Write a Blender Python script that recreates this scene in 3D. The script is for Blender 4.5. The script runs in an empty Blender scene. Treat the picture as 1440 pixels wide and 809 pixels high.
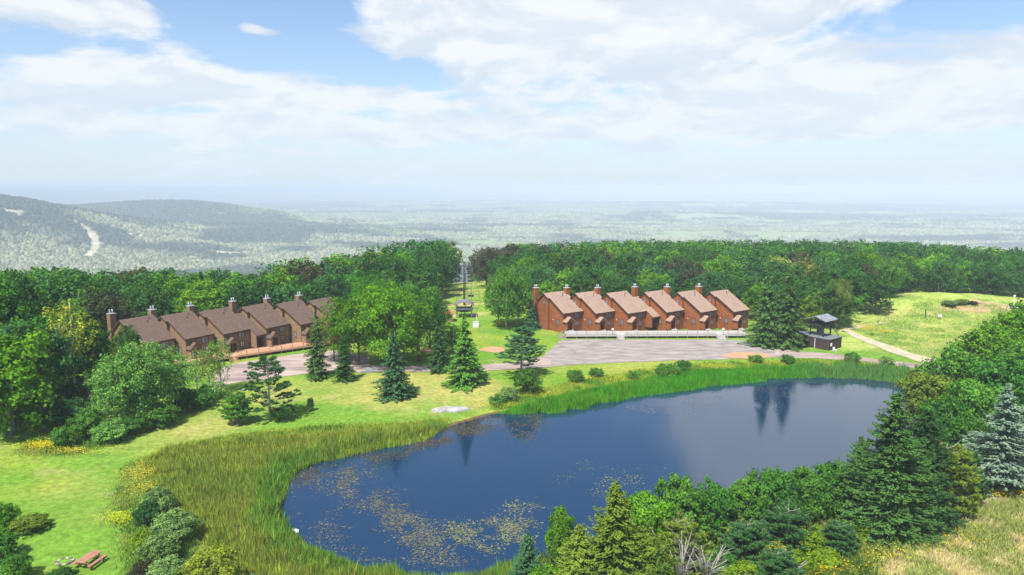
import bpy, math, random
import numpy as np
from mathutils import Vector, Matrix

# ------------------------------------------------------------------ camera, world, sun, exposure
sc = bpy.context.scene
COL = sc.collection
CAM_Z = 35.0
FPX = 960.0                       # focal length in pixels of the 1440 wide frame
PITCH = math.radians(8.35)
camd = bpy.data.cameras.new('camera')
cam = bpy.data.objects.new('camera', camd); COL.objects.link(cam)
cam.location = (0, 0, CAM_Z)
cam.rotation_euler = (math.radians(90) - PITCH, 0, 0)
camd.sensor_width = 36.0
camd.lens = 36.0 * FPX / 1440.0
camd.clip_start = 0.5
camd.clip_end = 80000
sc.camera = cam

SUN_EL, SUN_AZ = math.radians(58), math.radians(-152)    # azimuth from +Y, clockwise positive
sdir = Vector((math.sin(SUN_AZ) * math.cos(SUN_EL), math.cos(SUN_AZ) * math.cos(SUN_EL), math.sin(SUN_EL)))
sund = bpy.data.lights.new('sun', 'SUN')
sund.energy = 5.0; sund.angle = math.radians(2.5); sund.color = (1.0, 0.955, 0.88)
sun = bpy.data.objects.new('sun', sund); COL.objects.link(sun)
sun.rotation_euler = sdir.to_track_quat('Z', 'Y').to_euler()
sun.location = (0, 0, 200)

world = bpy.data.worlds.new('World'); sc.world = world
world.use_nodes = True
sc.view_settings.view_transform = 'Standard'
sc.view_settings.look = 'None'
sc.view_settings.exposure = 0.70
sc.view_settings.gamma = 1.0
sc.view_settings.use_curve_mapping = False
cy = sc.cycles
cy.max_bounces = 5; cy.diffuse_bounces = 2; cy.glossy_bounces = 2; cy.transmission_bounces = 2
cy.transparent_max_bounces = 4; cy.volume_bounces = 0
cy.use_denoising = True
try:
    cy.denoiser = 'OPENIMAGEDENOISE'
    cy.denoising_input_passes = 'RGB_ALBEDO_NORMAL'
except Exception:
    pass
cy.caustics_reflective = False; cy.caustics_refractive = False
sc.render.film_transparent = False

class NT:
    """tiny node-tree helper"""
    def __init__(s, nt): s.t = nt; s.n = nt.nodes; s.l = nt.links
    def new(s, ty, **kw):
        n = s.n.new(ty)
        for k, v in kw.items(): setattr(n, k, v)
        return n
    def put(s, sock, v):
        if isinstance(v, bpy.types.NodeSocket): s.l.new(v, sock)
        elif isinstance(v, (tuple, list)) and len(v) == 3 and sock.type == 'RGBA': sock.default_value = (*v, 1)
        else: sock.default_value = v
    def math(s, op, a, b=0.0, c=None, clamp=False):
        n = s.new('ShaderNodeMath', operation=op, use_clamp=clamp)
        s.put(n.inputs[0], a); s.put(n.inputs[1], b)
        if c is not None: s.put(n.inputs[2], c)
        return n.outputs[0]
    def vmath(s, op, a, b=(0, 0, 0)):
        n = s.new('ShaderNodeVectorMath', operation=op)
        s.put(n.inputs[0], a); s.put(n.inputs[1], b)
        return n.outputs[0]
    def mix(s, f, a, b, mode='MIX'):
        n = s.new('ShaderNodeMix', data_type='RGBA', blend_type=mode)
        s.put(n.inputs[0], f); s.put(n.inputs[6], a); s.put(n.inputs[7], b)
        return n.outputs[2]
    def ramp(s, f, lo, hi, a=0.0, b=1.0):
        n = s.new('ShaderNodeMapRange', interpolation_type='SMOOTHSTEP')
        s.put(n.inputs[0], f); s.put(n.inputs[1], lo); s.put(n.inputs[2], hi); s.put(n.inputs[3], a); s.put(n.inputs[4], b)
        return n.outputs[0]
    def noise(s, vec, scale, detail=4, rough=0.5, dist=0.0):
        n = s.new('ShaderNodeTexNoise'); n.inputs['Scale'].default_value = scale
        n.inputs['Detail'].default_value = detail; n.inputs['Roughness'].default_value = rough
        n.inputs['Distortion'].default_value = dist
        if vec is not None: s.l.new(vec, n.inputs['Vector'])
        return n.outputs[0]

def build_world():
    w = NT(world.node_tree)
    for n in list(w.n): w.n.remove(n)
    out = w.new('ShaderNodeOutputWorld'); bg = w.new('ShaderNodeBackground')
    sky = w.new('ShaderNodeTexSky', sky_type='NISHITA', sun_disc=False)
    sky.sun_elevation = SUN_EL; sky.sun_rotation = SUN_AZ
    sky.altitude = 300; sky.air_density = 1.0; sky.dust_density = 1.2; sky.ozone_density = 1.5
    tc = w.new('ShaderNodeTexCoord')
    sep = w.new('ShaderNodeSeparateXYZ'); w.l.new(tc.outputs['Generated'], sep.inputs[0])
    x, y, z = sep.outputs
    zc = w.math('MAXIMUM', z, 0.0)
    den = w.math('ADD', zc, 0.16)
    px = w.math('DIVIDE', x, den); py = w.math('DIVIDE', y, den)
    P = w.new('ShaderNodeCombineXYZ'); w.put(P.inputs[0], px); w.put(P.inputs[1], py); P = P.outputs[0]
    big = w.noise(P, 0.95, 10, 0.62, 0.25)
    fine = w.noise(P, 3.4, 8, 0.65, 0.35)
    S_ = w.new('ShaderNodeCombineXYZ'); az0 = w.math('ARCTAN2', x, y); el0 = w.math('ARCSINE', z)
    w.put(S_.inputs[0], w.math('MULTIPLY', az0, 5.0)); w.put(S_.inputs[1], w.math('MULTIPLY', el0, 11.0))
    puff = w.noise(S_.outputs[0], 1.15, 9, 0.55, 0.5)
    # azimuth / elevation of the direction, used to lay the cloud banks out over the sky
    az = w.math('ARCTAN2', x, y); el = w.math('ARCSINE', z)
    def bank(a0, e0, sa, se, amp):
        da = w.math('DIVIDE', w.math('SUBTRACT', az, math.radians(a0)), math.radians(sa))
        de = w.math('DIVIDE', w.math('SUBTRACT', el, math.radians(e0)), math.radians(se))
        q = w.math('ADD', w.math('MULTIPLY', da, da), w.math('MULTIPLY', de, de))
        return w.math('MULTIPLY', w.math('EXPONENT', w.math('MULTIPLY', q, -1.0)), amp)
    tot = None
    for b in BANKS:
        v = bank(*b); tot = v if tot is None else w.math('ADD', tot, v)
    d = w.math('ADD', w.math('ADD', w.math('ADD', w.math('MULTIPLY', big, 0.36), w.math('MULTIPLY', fine, 0.26)), w.math('MULTIPLY', puff, 0.50)), w.math('SUBTRACT', tot, 0.06))
    cov = w.ramp(d, 0.49, 0.60)
    thick = w.ramp(d, 0.55, 0.85)
    lit = w.noise(w.vmath('ADD', S_.outputs[0], (0.0, -0.22, 0.0)), 1.15, 9, 0.55, 0.5)     # density a little lower down: lit tops, greyer undersides
    shade = w.ramp(w.math('ADD', w.math('SUBTRACT', lit, puff), w.math('MULTIPLY', w.math('SUBTRACT', fine, 0.5), 0.25)), -0.10, 0.09)
    bluesky = w.mix(1.0, sky.outputs[0], SKY_TINT, 'MULTIPLY')
    ccol = w.mix(shade, CLOUD_GREY, CLOUD_WHITE)
    ccol = w.mix(w.math('MULTIPLY', thick, 0.35), ccol, CLOUD_WHITE)
    c = w.mix(w.math('MULTIPLY', cov, 0.93), bluesky, ccol)
    hz = w.math('EXPONENT', w.math('MULTIPLY', zc, -9.5))
    c = w.mix(w.math('MULTIPLY', hz, 0.97), c, HORIZON)
    w.l.new(c, bg.inputs[0]); bg.inputs[1].default_value = 0.104
    w.l.new(bg.outputs[0], out.inputs[0])
# values are relative to background strength 0.1
SKY_TINT = (0.92, 1.0, 1.08)
CLOUD_WHITE = (5.9, 6.0, 6.1)
CLOUD_GREY = (4.25, 4.7, 5.3)
HORIZON = (4.45, 5.1, 5.85)
BANKS = [(5, 13.2, 17, 3.0, 0.30), (5, 10.4, 12, 1.2, 0.08), (-32, 12.4, 8, 1.7, 0.30), (-25, 7.4, 14, 1.9, 0.19), (-10, 6.9, 5, 0.9, 0.16), (18, 6.9, 14, 2.5, 0.20), (36, 7.4, 6, 1.8, 0.17),
         (-20.4, 12.0, 1.5, 0.7, 0.26), (-18.8, 11.5, 2.3, 0.55, 0.28), (-19.5, 12.5, 6.0, 2.6, -0.34), (31, 12.2, 8, 2.8, -0.30), (-11, 9.2, 5, 1.3, -0.14), (-36, 15.5, 6, 1.2, -0.2), (-6, 4.6, 16, 1.0, 0.15), (26, 4.8, 16, 1.1, 0.17), (-30, 4.2, 9, 0.9, 0.12),
         (27, 20, 13, 8, 0.45), (-3, 17, 5, 2.5, 0.32), (4, 25, 13, 7, -0.20), (-30, 24, 14, 10, -0.26), (8, 33, 8, 5, 0.15)]
build_world()

# ------------------------------------------------------------------ helpers: numbers
RNG = np.random.default_rng(11)
random.seed(5)
def smooth(t): t = np.clip(t, 0, 1); return t * t * (3 - 2 * t)
def hash2(ix, iy, s):
    h = (ix.astype(np.int64) * 374761393 + iy.astype(np.int64) * 668265263 + s * 1442695041) & 0xFFFFFFFF
    h = ((h ^ (h >> 13)) * 1274126177) & 0xFFFFFFFF
    h = h ^ (h >> 16)
    return (h & 0xFFFFFF) / float(0xFFFFFF)
def vnoise(x, y, s=0):
    ix = np.floor(x); iy = np.floor(y); fx = smooth(x - ix); fy = smooth(y - iy)
    a = hash2(ix, iy, s); b = hash2(ix + 1, iy, s); c = hash2(ix, iy + 1, s); d = hash2(ix + 1, iy + 1, s)
    return (a * (1 - fx) + b * fx) * (1 - fy) + (c * (1 - fx) + d * fx) * fy
def fbm(x, y, s=0, o=4):
    x = np.asarray(x, float); y = np.asarray(y, float); r = 0; a = 0.5; t = 0
    for k in range(o):
        r = r + a * vnoise(x, y, s + k * 17); t += a; a *= 0.5; x = x * 2.03 + 3.1; y = y * 2.03 + 7.7
    return r / t
CP, SP = math.cos(PITCH), math.sin(PITCH)
def ray(u, v):
    a = (u - 720) / FPX; b = -(v - 404.5) / FPX
    return np.array([a, CP + b * SP, -SP + b * CP])
def rayz(u, v, z=0.0):
    d = ray(u, v); t = (z - CAM_Z) / d[2]
    return np.array([d[0] * t, d[1] * t, z])
def to_px(x, y, z):
    dz = z - CAM_Z; f = y * CP - dz * SP
    return 720 + FPX * x / f, 404.5 - FPX * (y * SP + dz * CP) / f, f
def poly_sd(px, py, poly):
    """signed distance, negative inside"""
    px = np.asarray(px, float); py = np.asarray(py, float)
    best = np.full(px.shape, 1e9); ins = np.zeros(px.shape, bool)
    n = len(poly)
    for i in range(n):
        ax, ay = poly[i][:2]; bx, by = poly[(i + 1) % n][:2]
        ex, ey = bx - ax, by - ay; L = ex * ex + ey * ey + 1e-12
        t = np.clip(((px - ax) * ex + (py - ay) * ey) / L, 0, 1)
        dd = (px - ax - t * ex) ** 2 + (py - ay - t * ey) ** 2
        best = np.minimum(best, dd)
        c = ((ay > py) != (by > py)) & (px < (bx - ax) * (py - ay) / (by - ay + 1e-12) + ax)
        ins ^= c
    d = np.sqrt(best)
    return np.where(ins, -d, d)
def catmull(pts, n=8, closed=True):
    P = np.array(pts, float); m = len(P); out = []
    rngi = range(m) if closed else range(m - 1)
    for i in rngi:
        if closed: p0, p1, p2, p3 = P[(i - 1) % m], P[i], P[(i + 1) % m], P[(i + 2) % m]
        else: p0, p1, p2, p3 = P[max(i - 1, 0)], P[i], P[i + 1], P[min(i + 2, m - 1)]
        for k in range(n):
            t = k / n
            out.append(0.5 * ((2 * p1) + (-p0 + p2) * t + (2 * p0 - 5 * p1 + 4 * p2 - p3) * t * t + (-p0 + 3 * p1 - 3 * p2 + p3) * t ** 3))
    if not closed: out.append(P[-1])
    return np.array(out)

WATER_Z = -1.0
POND_PX = [(398, 740), (397, 705), (404, 672), (432, 655), (475, 642), (525, 632), (590, 618), (628, 601), (665, 590),
           (700, 581), (740, 581), (790, 579), (850, 568), (900, 556), (960, 549), (1010, 541), (1060, 537), (1100, 531),
           (1160, 530), (1220, 532), (1262, 538), (1300, 549), (1335, 570), (1345, 600), (1300, 640), (1220, 672),
           (1120, 702), (1020, 725), (920, 742), (840, 758), (770, 778), (710, 797), (640, 808), (560, 804), (490, 790), (430, 764)]
POND = catmull([rayz(u, v, WATER_Z)[:2] for u, v in POND_PX], 4)
def pond_sd(x, y): return poly_sd(x, y, POND)

def sp(t, w):   # soft ramp
    return w * np.log1p(np.exp(np.clip(t / w, -30, 30))) + np.where(t / w > 30, t - 30 * w, 0)
VALLEY = -188.0
def gauss(x, y, cx, cy_, sx, sy, a, rot=0.0):
    dx, dy = x - cx, y - cy_
    if rot:
        c, s = math.cos(rot), math.sin(rot); dx, dy = dx * c + dy * s, -dx * s + dy * c
    return a * np.exp(-(dx / sx) ** 2 - (dy / sy) ** 2)
def H(x, y, pd=None):
    x = np.asarray(x, float); y = np.asarray(y, float)
    if pd is None:
        pd = np.full(x.shape, 99.0)
        m = (np.abs(x - 10) < 120) & (y > 30) & (y < 170)
        if m.any():
            if x.shape: pd[m] = pond_sd(x[m], y[m])
            else: pd = pond_sd(x, y)
    ye = np.interp(x, [-160, -90, -55, -30, 20, 60, 160], [135, 150, 172, 208, 222, 235, 235])
    k = np.interp(x, [-160, -110, -75, -45, -22, 30, 200], [0.10, 0.20, 0.15, 0.075, 0.06, 0.05, 0.05])
    drop = k * sp(y - ye, 10) + 0.36 * sp(y - ye - 150, 30)
    side = 0.30 * sp(np.abs(x) - 230, 30)
    back = 0.25 * sp(-y - 60, 30)
    z = -(drop + side + back)
    z = z + (fbm(x / 60.0, y / 60.0, 3, 3) - 0.5) * 1.2 * smooth((pd - 25) / 40) * smooth((y - 175) / 40)
    z = z + gauss(x, y, 122, 190, 38, 22, 4.6) + gauss(x, y, 116, 183, 13, 8, 1.5) + gauss(x, y, 150, 160, 30, 30, 3.0) * smooth((pd - 12) / 20)
    z = z + gauss(x, y, 112, 180, 34, 22, 1.0) * (fbm(x / 11.0, y / 9.0, 37, 3) - 0.5) * 3.2
    z = z + gauss(x, y, 62, 42, 40, 22, 4.5) * smooth((pd - 1) / 12)
    z = z + gauss(x, y, -46, 66, 6, 5, 0.9)
    # pond bowl
    bank = np.where(pd < 0, -1.0 + np.clip(pd, -4, 0) * 0.35, -1.0 + 1.0 * smooth((pd + 1.0) / 15.0))
    bank = np.where(pd > 14.5, 0, bank)
    z = z + bank
    # valley floor and far hills
    r = np.hypot(x, y)
    far = VALLEY + (fbm(x / 900.0, y / 900.0, 21, 4) - 0.5) * 46 * smooth((r - 900) / 1500)
    far = far + (fbm(x / 4200.0, y / 4200.0, 29, 3) - 0.45) * 130 * smooth((r - 5000) / 9000)
    far = far + gauss(x, y, -1950, 2450, 620, 560, 165) + gauss(x, y, -2900, 2500, 800, 700, 120)
    far = far + gauss(x, y, -1850, 3900, 900, 420, 112, -0.25) + gauss(x, y, -3600, 4200, 1300, 700, 130)
    far = far + gauss(x, y, -1000, 3100, 480, 340, 45)
    far = far + gauss(x, y, 1500, 5200, 1500, 300, 32, 0.1) + gauss(x, y, 2600, 8000, 2600, 500, 50) + gauss(x, y, -600, 9000, 2500, 600, 40)
    far = far + gauss(x, y, 7000, 15000, 5200, 1200, 120) + gauss(x, y, -9000, 14000, 4000, 1500, 110)
    w = smooth((z - far) / 30 + 0.0)
    return np.maximum(z, far) + 0.0 * w
def place(u, v):
    d = ray(u, v)
    ts = np.concatenate([np.linspace(30, 420, 1400)])
    X, Y, Z = d[0] * ts, d[1] * ts, CAM_Z + d[2] * ts
    g = Z - H(X, Y)
    i = np.argmax(g < 0) if (g < 0).any() else len(ts) - 1
    if i > 0:
        t = ts[i - 1] + (ts[i] - ts[i - 1]) * g[i - 1] / (g[i - 1] - g[i])
    else: t = ts[0]
    x, y = d[0] * t, d[1] * t
    return np.array([x, y, float(H(np.array([x]), np.array([y]))[0])])
def W(pts): return [place(u, v) for u, v in pts]

# ------------------------------------------------------------------ helpers: objects
def tag(o, label=None, cat=None, group=None, kind=None):
    if label: o['label'] = label
    if cat: o['category'] = cat
    if group: o['group'] = group
    if kind: o['kind'] = kind
    return o
def empty(name, loc, rz=0.0, label=None, cat=None, group=None):
    o = bpy.data.objects.new(name, None); COL.objects.link(o)
    o.empty_display_size = 0.5
    o.location = tuple(float(c) for c in loc); o.rotation_euler = (0, 0, rz)
    return tag(o, label, cat, group)
def link(name, me, parent=None):
    o = bpy.data.objects.new(name, me); COL.objects.link(o)
    if parent: o.parent = parent
    return o
def np_mesh(name, V, F, mat=None, face_v=None, col=None, smooth_=False):
    """V (n,3); F (m,k) int array; face_v per-face float; col per-vertex rgb"""
    me = bpy.data.meshes.new(name)
    V = np.ascontiguousarray(V, dtype=np.float32); F = np.ascontiguousarray(F, dtype=np.int32)
    m, k = F.shape
    me.vertices.add(len(V)); me.vertices.foreach_set('co', V.ravel())
    me.loops.add(m * k); me.loops.foreach_set('vertex_index', F.ravel())
    me.polygons.add(m); me.polygons.foreach_set('loop_start', np.arange(0, m * k, k, dtype=np.int32))
    me.update(calc_edges=True)
    if smooth_: me.polygons.foreach_set('use_smooth', np.ones(m, dtype=bool))
    if face_v is not None:
        a = me.attributes.new('v', 'FLOAT', 'FACE'); a.data.foreach_set('value', np.asarray(face_v, np.float32))
    if col is not None:
        a = me.attributes.new('tint', 'FLOAT_COLOR', 'POINT')
        c = np.ones((len(V), 4), np.float32); c[:, :3] = col; a.data.foreach_set('color', c.ravel())
    if mat: me.materials.append(mat)
    return me

class MB:
    """collects boxes, bars, tubes, prisms; becomes one mesh"""
    def __init__(s): s.v = []; s.f = []
    def add(s, vs, fs):
        o = len(s.v); s.v += [tuple(map(float, p)) for p in vs]; s.f += [tuple(i + o for i in f) for f in fs]; return s
    def box(s, x0, x1, y0, y1, z0, z1):
        return s.add([(x0, y0, z0), (x1, y0, z0), (x1, y1, z0), (x0, y1, z0), (x0, y0, z1), (x1, y0, z1), (x1, y1, z1), (x0, y1, z1)],
                     [(0, 3, 2, 1), (4, 5, 6, 7), (0, 1, 5, 4), (1, 2, 6, 5), (2, 3, 7, 6), (3, 0, 4, 7)])
    def prism_x(s, prof, x0, x1):
        """profile (y,z) extruded along x"""
        n = len(prof)
        vs = [(x0, p[0], p[1]) for p in prof] + [(x1, p[0], p[1]) for p in prof]
        fs = [tuple(range(n))[::-1], tuple(range(n, 2 * n))] + [(i, (i + 1) % n, n + (i + 1) % n, n + i) for i in range(n)]
        return s.add(vs, fs)
    def prism_y(s, prof, y0, y1):
        n = len(prof)
        vs = [(p[0], y0, p[1]) for p in prof] + [(p[0], y1, p[1]) for p in prof]
        fs = [tuple(range(n)), tuple(range(n, 2 * n))[::-1]] + [(i, n + i, n + (i + 1) % n, (i + 1) % n) for i in range(n)]
        return s.add(vs, fs)
    def prism_z(s, prof, z0, z1):
        n = len(prof)
        vs = [(p[0], p[1], z0) for p in prof] + [(p[0], p[1], z1) for p in prof]
        fs = [tuple(range(n))[::-1], tuple(range(n, 2 * n))] + [(i, (i + 1) % n, n + (i + 1) % n, n + i) for i in range(n)]
        return s.add(vs, fs)
    def bar(s, a, b, w, h=None, up=(0, 0, 1)):
        h = h or w; a = Vector(a); b = Vector(b); d = (b - a).normalized(); u = Vector(up)
        if abs(d.dot(u)) > 0.95: u = Vector((0, 1, 0))
        r = d.cross(u).normalized() * w / 2; u2 = r.cross(d).normalized() * h / 2
        vs = [p + q for p in (a, b) for q in (-r - u2, r - u2, r + u2, -r + u2)]
        return s.add(vs, [(0, 3, 2, 1), (4, 5, 6, 7), (0, 1, 5, 4), (1, 2, 6, 5), (2, 3, 7, 6), (3, 0, 4, 7)])
    def tube(s, pts, rad, n=6, cap=True):
        pts = [Vector(p) for p in pts]; rings = []; o = len(s.v)
        for i, p in enumerate(pts):
            d = (pts[min(i + 1, len(pts) - 1)] - pts[max(i - 1, 0)]).normalized()
            u = Vector((0, 0, 1)) if abs(d.z) < 0.9 else Vector((1, 0, 0))
            r = d.cross(u).normalized(); q = r.cross(d)
            R = rad[i] if hasattr(rad, '__len__') else rad
            for k in range(n):
                a = 2 * math.pi * k / n; s.v.append(tuple(p + (r * math.cos(a) + q * math.sin(a)) * R))
        for i in range(len(pts) - 1):
            for k in range(n):
                s.f.append((o + i * n + k, o + i * n + (k + 1) % n, o + (i + 1) * n + (k + 1) % n, o + (i + 1) * n + k))
        if cap:
            s.f.append(tuple(o + k for k in range(n))[::-1]); s.f.append(tuple(o + (len(pts) - 1) * n + k for k in range(n)))
        return s
    def mesh(s, name, mat, sm=False):
        me = bpy.data.meshes.new(name); me.from_pydata(s.v, [], s.f)
        me.materials.append(mat); me.update()
        if sm: me.polygons.foreach_set('use_smooth', [True] * len(me.polygons))
        return me
    def build(s, name, mat, parent=None, sm=False): return link(name, s.mesh(name, mat, sm), parent)

# ------------------------------------------------------------------ materials
def new_mat(name):
    m = bpy.data.materials.new(name); m.use_nodes = True
    t = NT(m.node_tree)
    for n in list(t.n): t.n.remove(n)
    out = t.new('ShaderNodeOutputMaterial')
    return m, t, out
def pbr(name, col, rough=0.8, noise=0.0, nscale=1.0, bump=0.0, bscale=4.0, metal=0.0, spec=0.3, stretch=None, col2=None):
    m, t, out = new_mat(name)
    p = t.new('ShaderNodeBsdfPrincipled')
    tc = t.new('ShaderNodeTexCoord'); vec = tc.outputs['Object']
    if stretch: vec = t.vmath('MULTIPLY', vec, stretch)
    if noise or col2:
        n = t.noise(vec, nscale, 5, 0.6)
        c2 = col2 or tuple(c * (1 - noise) for c in col); c1 = tuple(min(1, c * (1 + noise * 0.6)) for c in col)
        t.l.new(t.mix(t.ramp(n, 0.3, 0.7), c2, c1), p.inputs['Base Color'])
    else: p.inputs['Base Color'].default_value = (*col, 1)
    p.inputs['Roughness'].default_value = rough; p.inputs['Metallic'].default_value = metal
    p.inputs['Specular IOR Level'].default_value = spec
    if bump:
        b = t.new('ShaderNodeBump'); b.inputs['Strength'].default_value = bump; b.inputs['Distance'].default_value = 0.1
        t.l.new(t.noise(vec, bscale, 5, 0.6), b.inputs['Height']); t.l.new(b.outputs[0], p.inputs['Normal'])
    t.l.new(p.outputs[0], out.inputs[0])
    return m
def siding_mat(name, a, b, c):
    m, t, out = new_mat(name); p = t.new('ShaderNodeBsdfPrincipled')
    tc = t.new('ShaderNodeTexCoord'); obj = tc.outputs['Object']
    sep = t.new('ShaderNodeSeparateXYZ'); t.l.new(obj, sep.inputs[0])
    zz = t.math('MULTIPLY', sep.outputs[2], 1 / 0.28)
    row = t.math('FLOOR', zz); fr = t.math('FRACT', zz)
    cmb = t.new('ShaderNodeCombineXYZ'); t.put(cmb.inputs[2], t.math('MULTIPLY', row, 7.31))
    q = t.vmath('ADD', t.vmath('MULTIPLY', obj, (0.35, 0.35, 0.0)), cmb.outputs[0])
    n1 = t.noise(q, 1.6, 4, 0.7); n2 = t.noise(obj, 0.35, 4, 0.6)
    col = t.mix(t.ramp(n1, 0.3, 0.7), a, b); col = t.mix(t.math('MULTIPLY', t.ramp(n2, 0.45, 0.75), 0.6), col, c)
    gap = t.ramp(fr, 0.0, 0.14)
    col = t.mix(gap, tuple(v * 0.55 for v in c), col)
    t.l.new(col, p.inputs['Base Color']); p.inputs['Roughness'].default_value = 0.8
    p.inputs['Specular IOR Level'].default_value = 0.2
    bp = t.new('ShaderNodeBump'); bp.inputs['Strength'].default_value = 0.7; bp.inputs['Distance'].default_value = 0.03
    t.l.new(fr, bp.inputs['Height']); t.l.new(bp.outputs[0], p.inputs['Normal'])
    t.l.new(p.outputs[0], out.inputs[0]); return m
def shingle_mat(name, a, b):
    m, t, out = new_mat(name); p = t.new('ShaderNodeBsdfPrincipled')
    tc = t.new('ShaderNodeTexCoord'); obj = tc.outputs['Object']
    br = t.new('ShaderNodeTexBrick'); br.inputs['Scale'].default_value = 1.0
    br.inputs['Brick Width'].default_value = 0.5; br.inputs['Row Height'].default_value = 0.22; br.inputs['Mortar Size'].default_value = 0.012
    t.put(br.inputs['Color1'], a); t.put(br.inputs['Color2'], b); t.put(br.inputs['Mortar'], tuple(v * 0.7 for v in b))
    t.l.new(obj, br.inputs['Vector'])
    n = t.noise(obj, 0.7, 5, 0.7)
    col = t.mix(t.ramp(n, 0.35, 0.7), br.outputs[0], t.mix(1.0, br.outputs[0], (1.22, 1.18, 1.15), 'MULTIPLY'))
    t.l.new(col, p.inputs['Base Color']); p.inputs['Roughness'].default_value = 0.9
    p.inputs['Specular IOR Level'].default_value = 0.15
    t.l.new(p.outputs[0], out.inputs[0]); return m

def leaf_mat(name, trans=0.25, spread=0.5):
    """foliage: base colour from the object's own colour, varied leaf by leaf"""
    m, t, out = new_mat(name)
    oi = t.new('ShaderNodeObjectInfo'); at = t.new('ShaderNodeAttribute', attribute_name='v')
    v = at.outputs['Fac']
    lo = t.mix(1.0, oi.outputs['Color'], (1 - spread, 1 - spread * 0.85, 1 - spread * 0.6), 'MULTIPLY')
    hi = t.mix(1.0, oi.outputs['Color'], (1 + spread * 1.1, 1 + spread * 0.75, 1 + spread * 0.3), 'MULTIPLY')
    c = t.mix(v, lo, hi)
    r = t.math('ADD', t.math('MULTIPLY', oi.outputs['Random'], 0.3), 0.85)
    rr = t.new('ShaderNodeCombineXYZ')
    for i in range(3): t.put(rr.inputs[i], r)
    c = t.mix(1.0, c, rr.outputs[0], 'MULTIPLY')
    d = t.new('ShaderNodeBsdfDiffuse'); tr = t.new('ShaderNodeBsdfTranslucent'); mx = t.new('ShaderNodeMixShader')
    t.l.new(c, d.inputs[0]); t.l.new(t.mix(1.0, c, (1.3, 1.2, 0.5), 'MULTIPLY'), tr.inputs[0])
    mx.inputs[0].default_value = trans
    t.l.new(d.outputs[0], mx.inputs[1]); t.l.new(tr.outputs[0], mx.inputs[2]); t.l.new(mx.outputs[0], out.inputs[0])
    return m
def tint_mat(name, nscale=3.0, amt=0.35, rough=0.95, trans=0.0, bump=0.0, detail=6):
    """base colour from the vertex attribute, broken up with noise"""
    m, t, out = new_mat(name)
    at = t.new('ShaderNodeAttribute', attribute_name='tint'); c = at.outputs['Color']
    tc = t.new('ShaderNodeTexCoord')
    n = t.noise(tc.outputs['Object'], nscale, detail, 0.65)
    k = t.ramp(n, 0.25, 0.75, 1 - amt, 1 + amt)
    cm = t.new('ShaderNodeCombineXYZ')
    for i in range(3): t.put(cm.inputs[i], k)
    c = t.mix(1.0, c, cm.outputs[0], 'MULTIPLY')
    d = t.new('ShaderNodeBsdfDiffuse'); t.l.new(c, d.inputs[0]); sh = d.outputs[0]
    if bump:
        b = t.new('ShaderNodeBump'); b.inputs['Strength'].default_value = bump; b.inputs['Distance'].default_value = 0.15
        t.l.new(t.noise(tc.outputs['Object'], nscale * 2.2, 5, 0.7), b.inputs['Height']); t.l.new(b.outputs[0], d.inputs['Normal'])
    if trans:
        tr = t.new('ShaderNodeBsdfTranslucent'); mx = t.new('ShaderNodeMixShader'); t.l.new(c, tr.inputs[0])
        mx.inputs[0].default_value = trans; t.l.new(sh, mx.inputs[1]); t.l.new(tr.outputs[0], mx.inputs[2]); sh = mx.outputs[0]
    t.l.new(sh, out.inputs[0]); return m

M = {}
M['leaf'] = leaf_mat('foliage', 0.34, 0.55)
M['needle'] = leaf_mat('needles', 0.2, 0.5)
M['ground'] = tint_mat('grass_ground', 1.4, 0.30, bump=0.7)
M['far'] = tint_mat('valley_ground', 0.02, 0.30)
M['tint'] = tint_mat('grass_blades', 0.5, 0.12, trans=0.3, detail=2)
M['crowns'] = tint_mat('valley_crowns', 0.03, 0.25, detail=3)
M['bark'] = pbr('bark', (0.16, 0.12, 0.09), 0.95, 0.4, 6, 0.5, 12, spec=0.1)
M['bark_pale'] = pbr('pale_bark', (0.55, 0.52, 0.46), 0.9, 0.5, 9, 0.2, 12, spec=0.1)
M['bark_grey'] = pbr('grey_bark', (0.33, 0.31, 0.28), 0.95, 0.3, 7, 0.3, 12, spec=0.1)
M['red_siding'] = siding_mat('red_cedar_siding', (0.31, 0.108, 0.036), (0.235, 0.076, 0.027), (0.17, 0.055, 0.023))
M['tan_siding'] = siding_mat('tan_siding', (0.27, 0.18, 0.10), (0.21, 0.137, 0.077), (0.165, 0.098, 0.052))
M['red_roof'] = shingle_mat('pinkish_shingles', (0.285, 0.205, 0.16), (0.25, 0.175, 0.135))
M['tan_roof'] = shingle_mat('purple_brown_shingles', (0.128, 0.088, 0.070), (0.10, 0.068, 0.056))
M['trim_dark'] = pbr('dark_trim', (0.055, 0.03, 0.022), 0.7, 0.2, 3)
M['trim_tan'] = pbr('brown_trim', (0.08, 0.04, 0.025), 0.7, 0.2, 3)
M['door'] = pbr('dark_door', (0.035, 0.018, 0.013), 0.5, 0.2, 3)
M['glass'] = pbr('window_glass', (0.16, 0.20, 0.24), 0.08, spec=1.0)
M['frame_white'] = pbr('window_frame', (0.42, 0.42, 0.42), 0.5)
M['metal'] = pbr('flue_metal', (0.55, 0.55, 0.57), 0.35, 0.1, 5, metal=0.4)
M['deck_grey'] = pbr('weathered_deck', (0.40, 0.38, 0.36), 0.85, 0.25, 3, stretch=(1, 5, 1))
M['rail_grey'] = pbr('weathered_rail', (0.30, 0.25, 0.22), 0.85, 0.3, 4)
M['deck_tan'] = pbr('tan_deck', (0.50, 0.29, 0.18), 0.85, 0.25, 3, stretch=(1, 5, 1))
M['rail_tan'] = pbr('tan_rail', (0.36, 0.19, 0.11), 0.85, 0.3, 4)
M['lamp_glass'] = pbr('lamp_glass', (0.8, 0.8, 0.76), 0.3)
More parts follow.
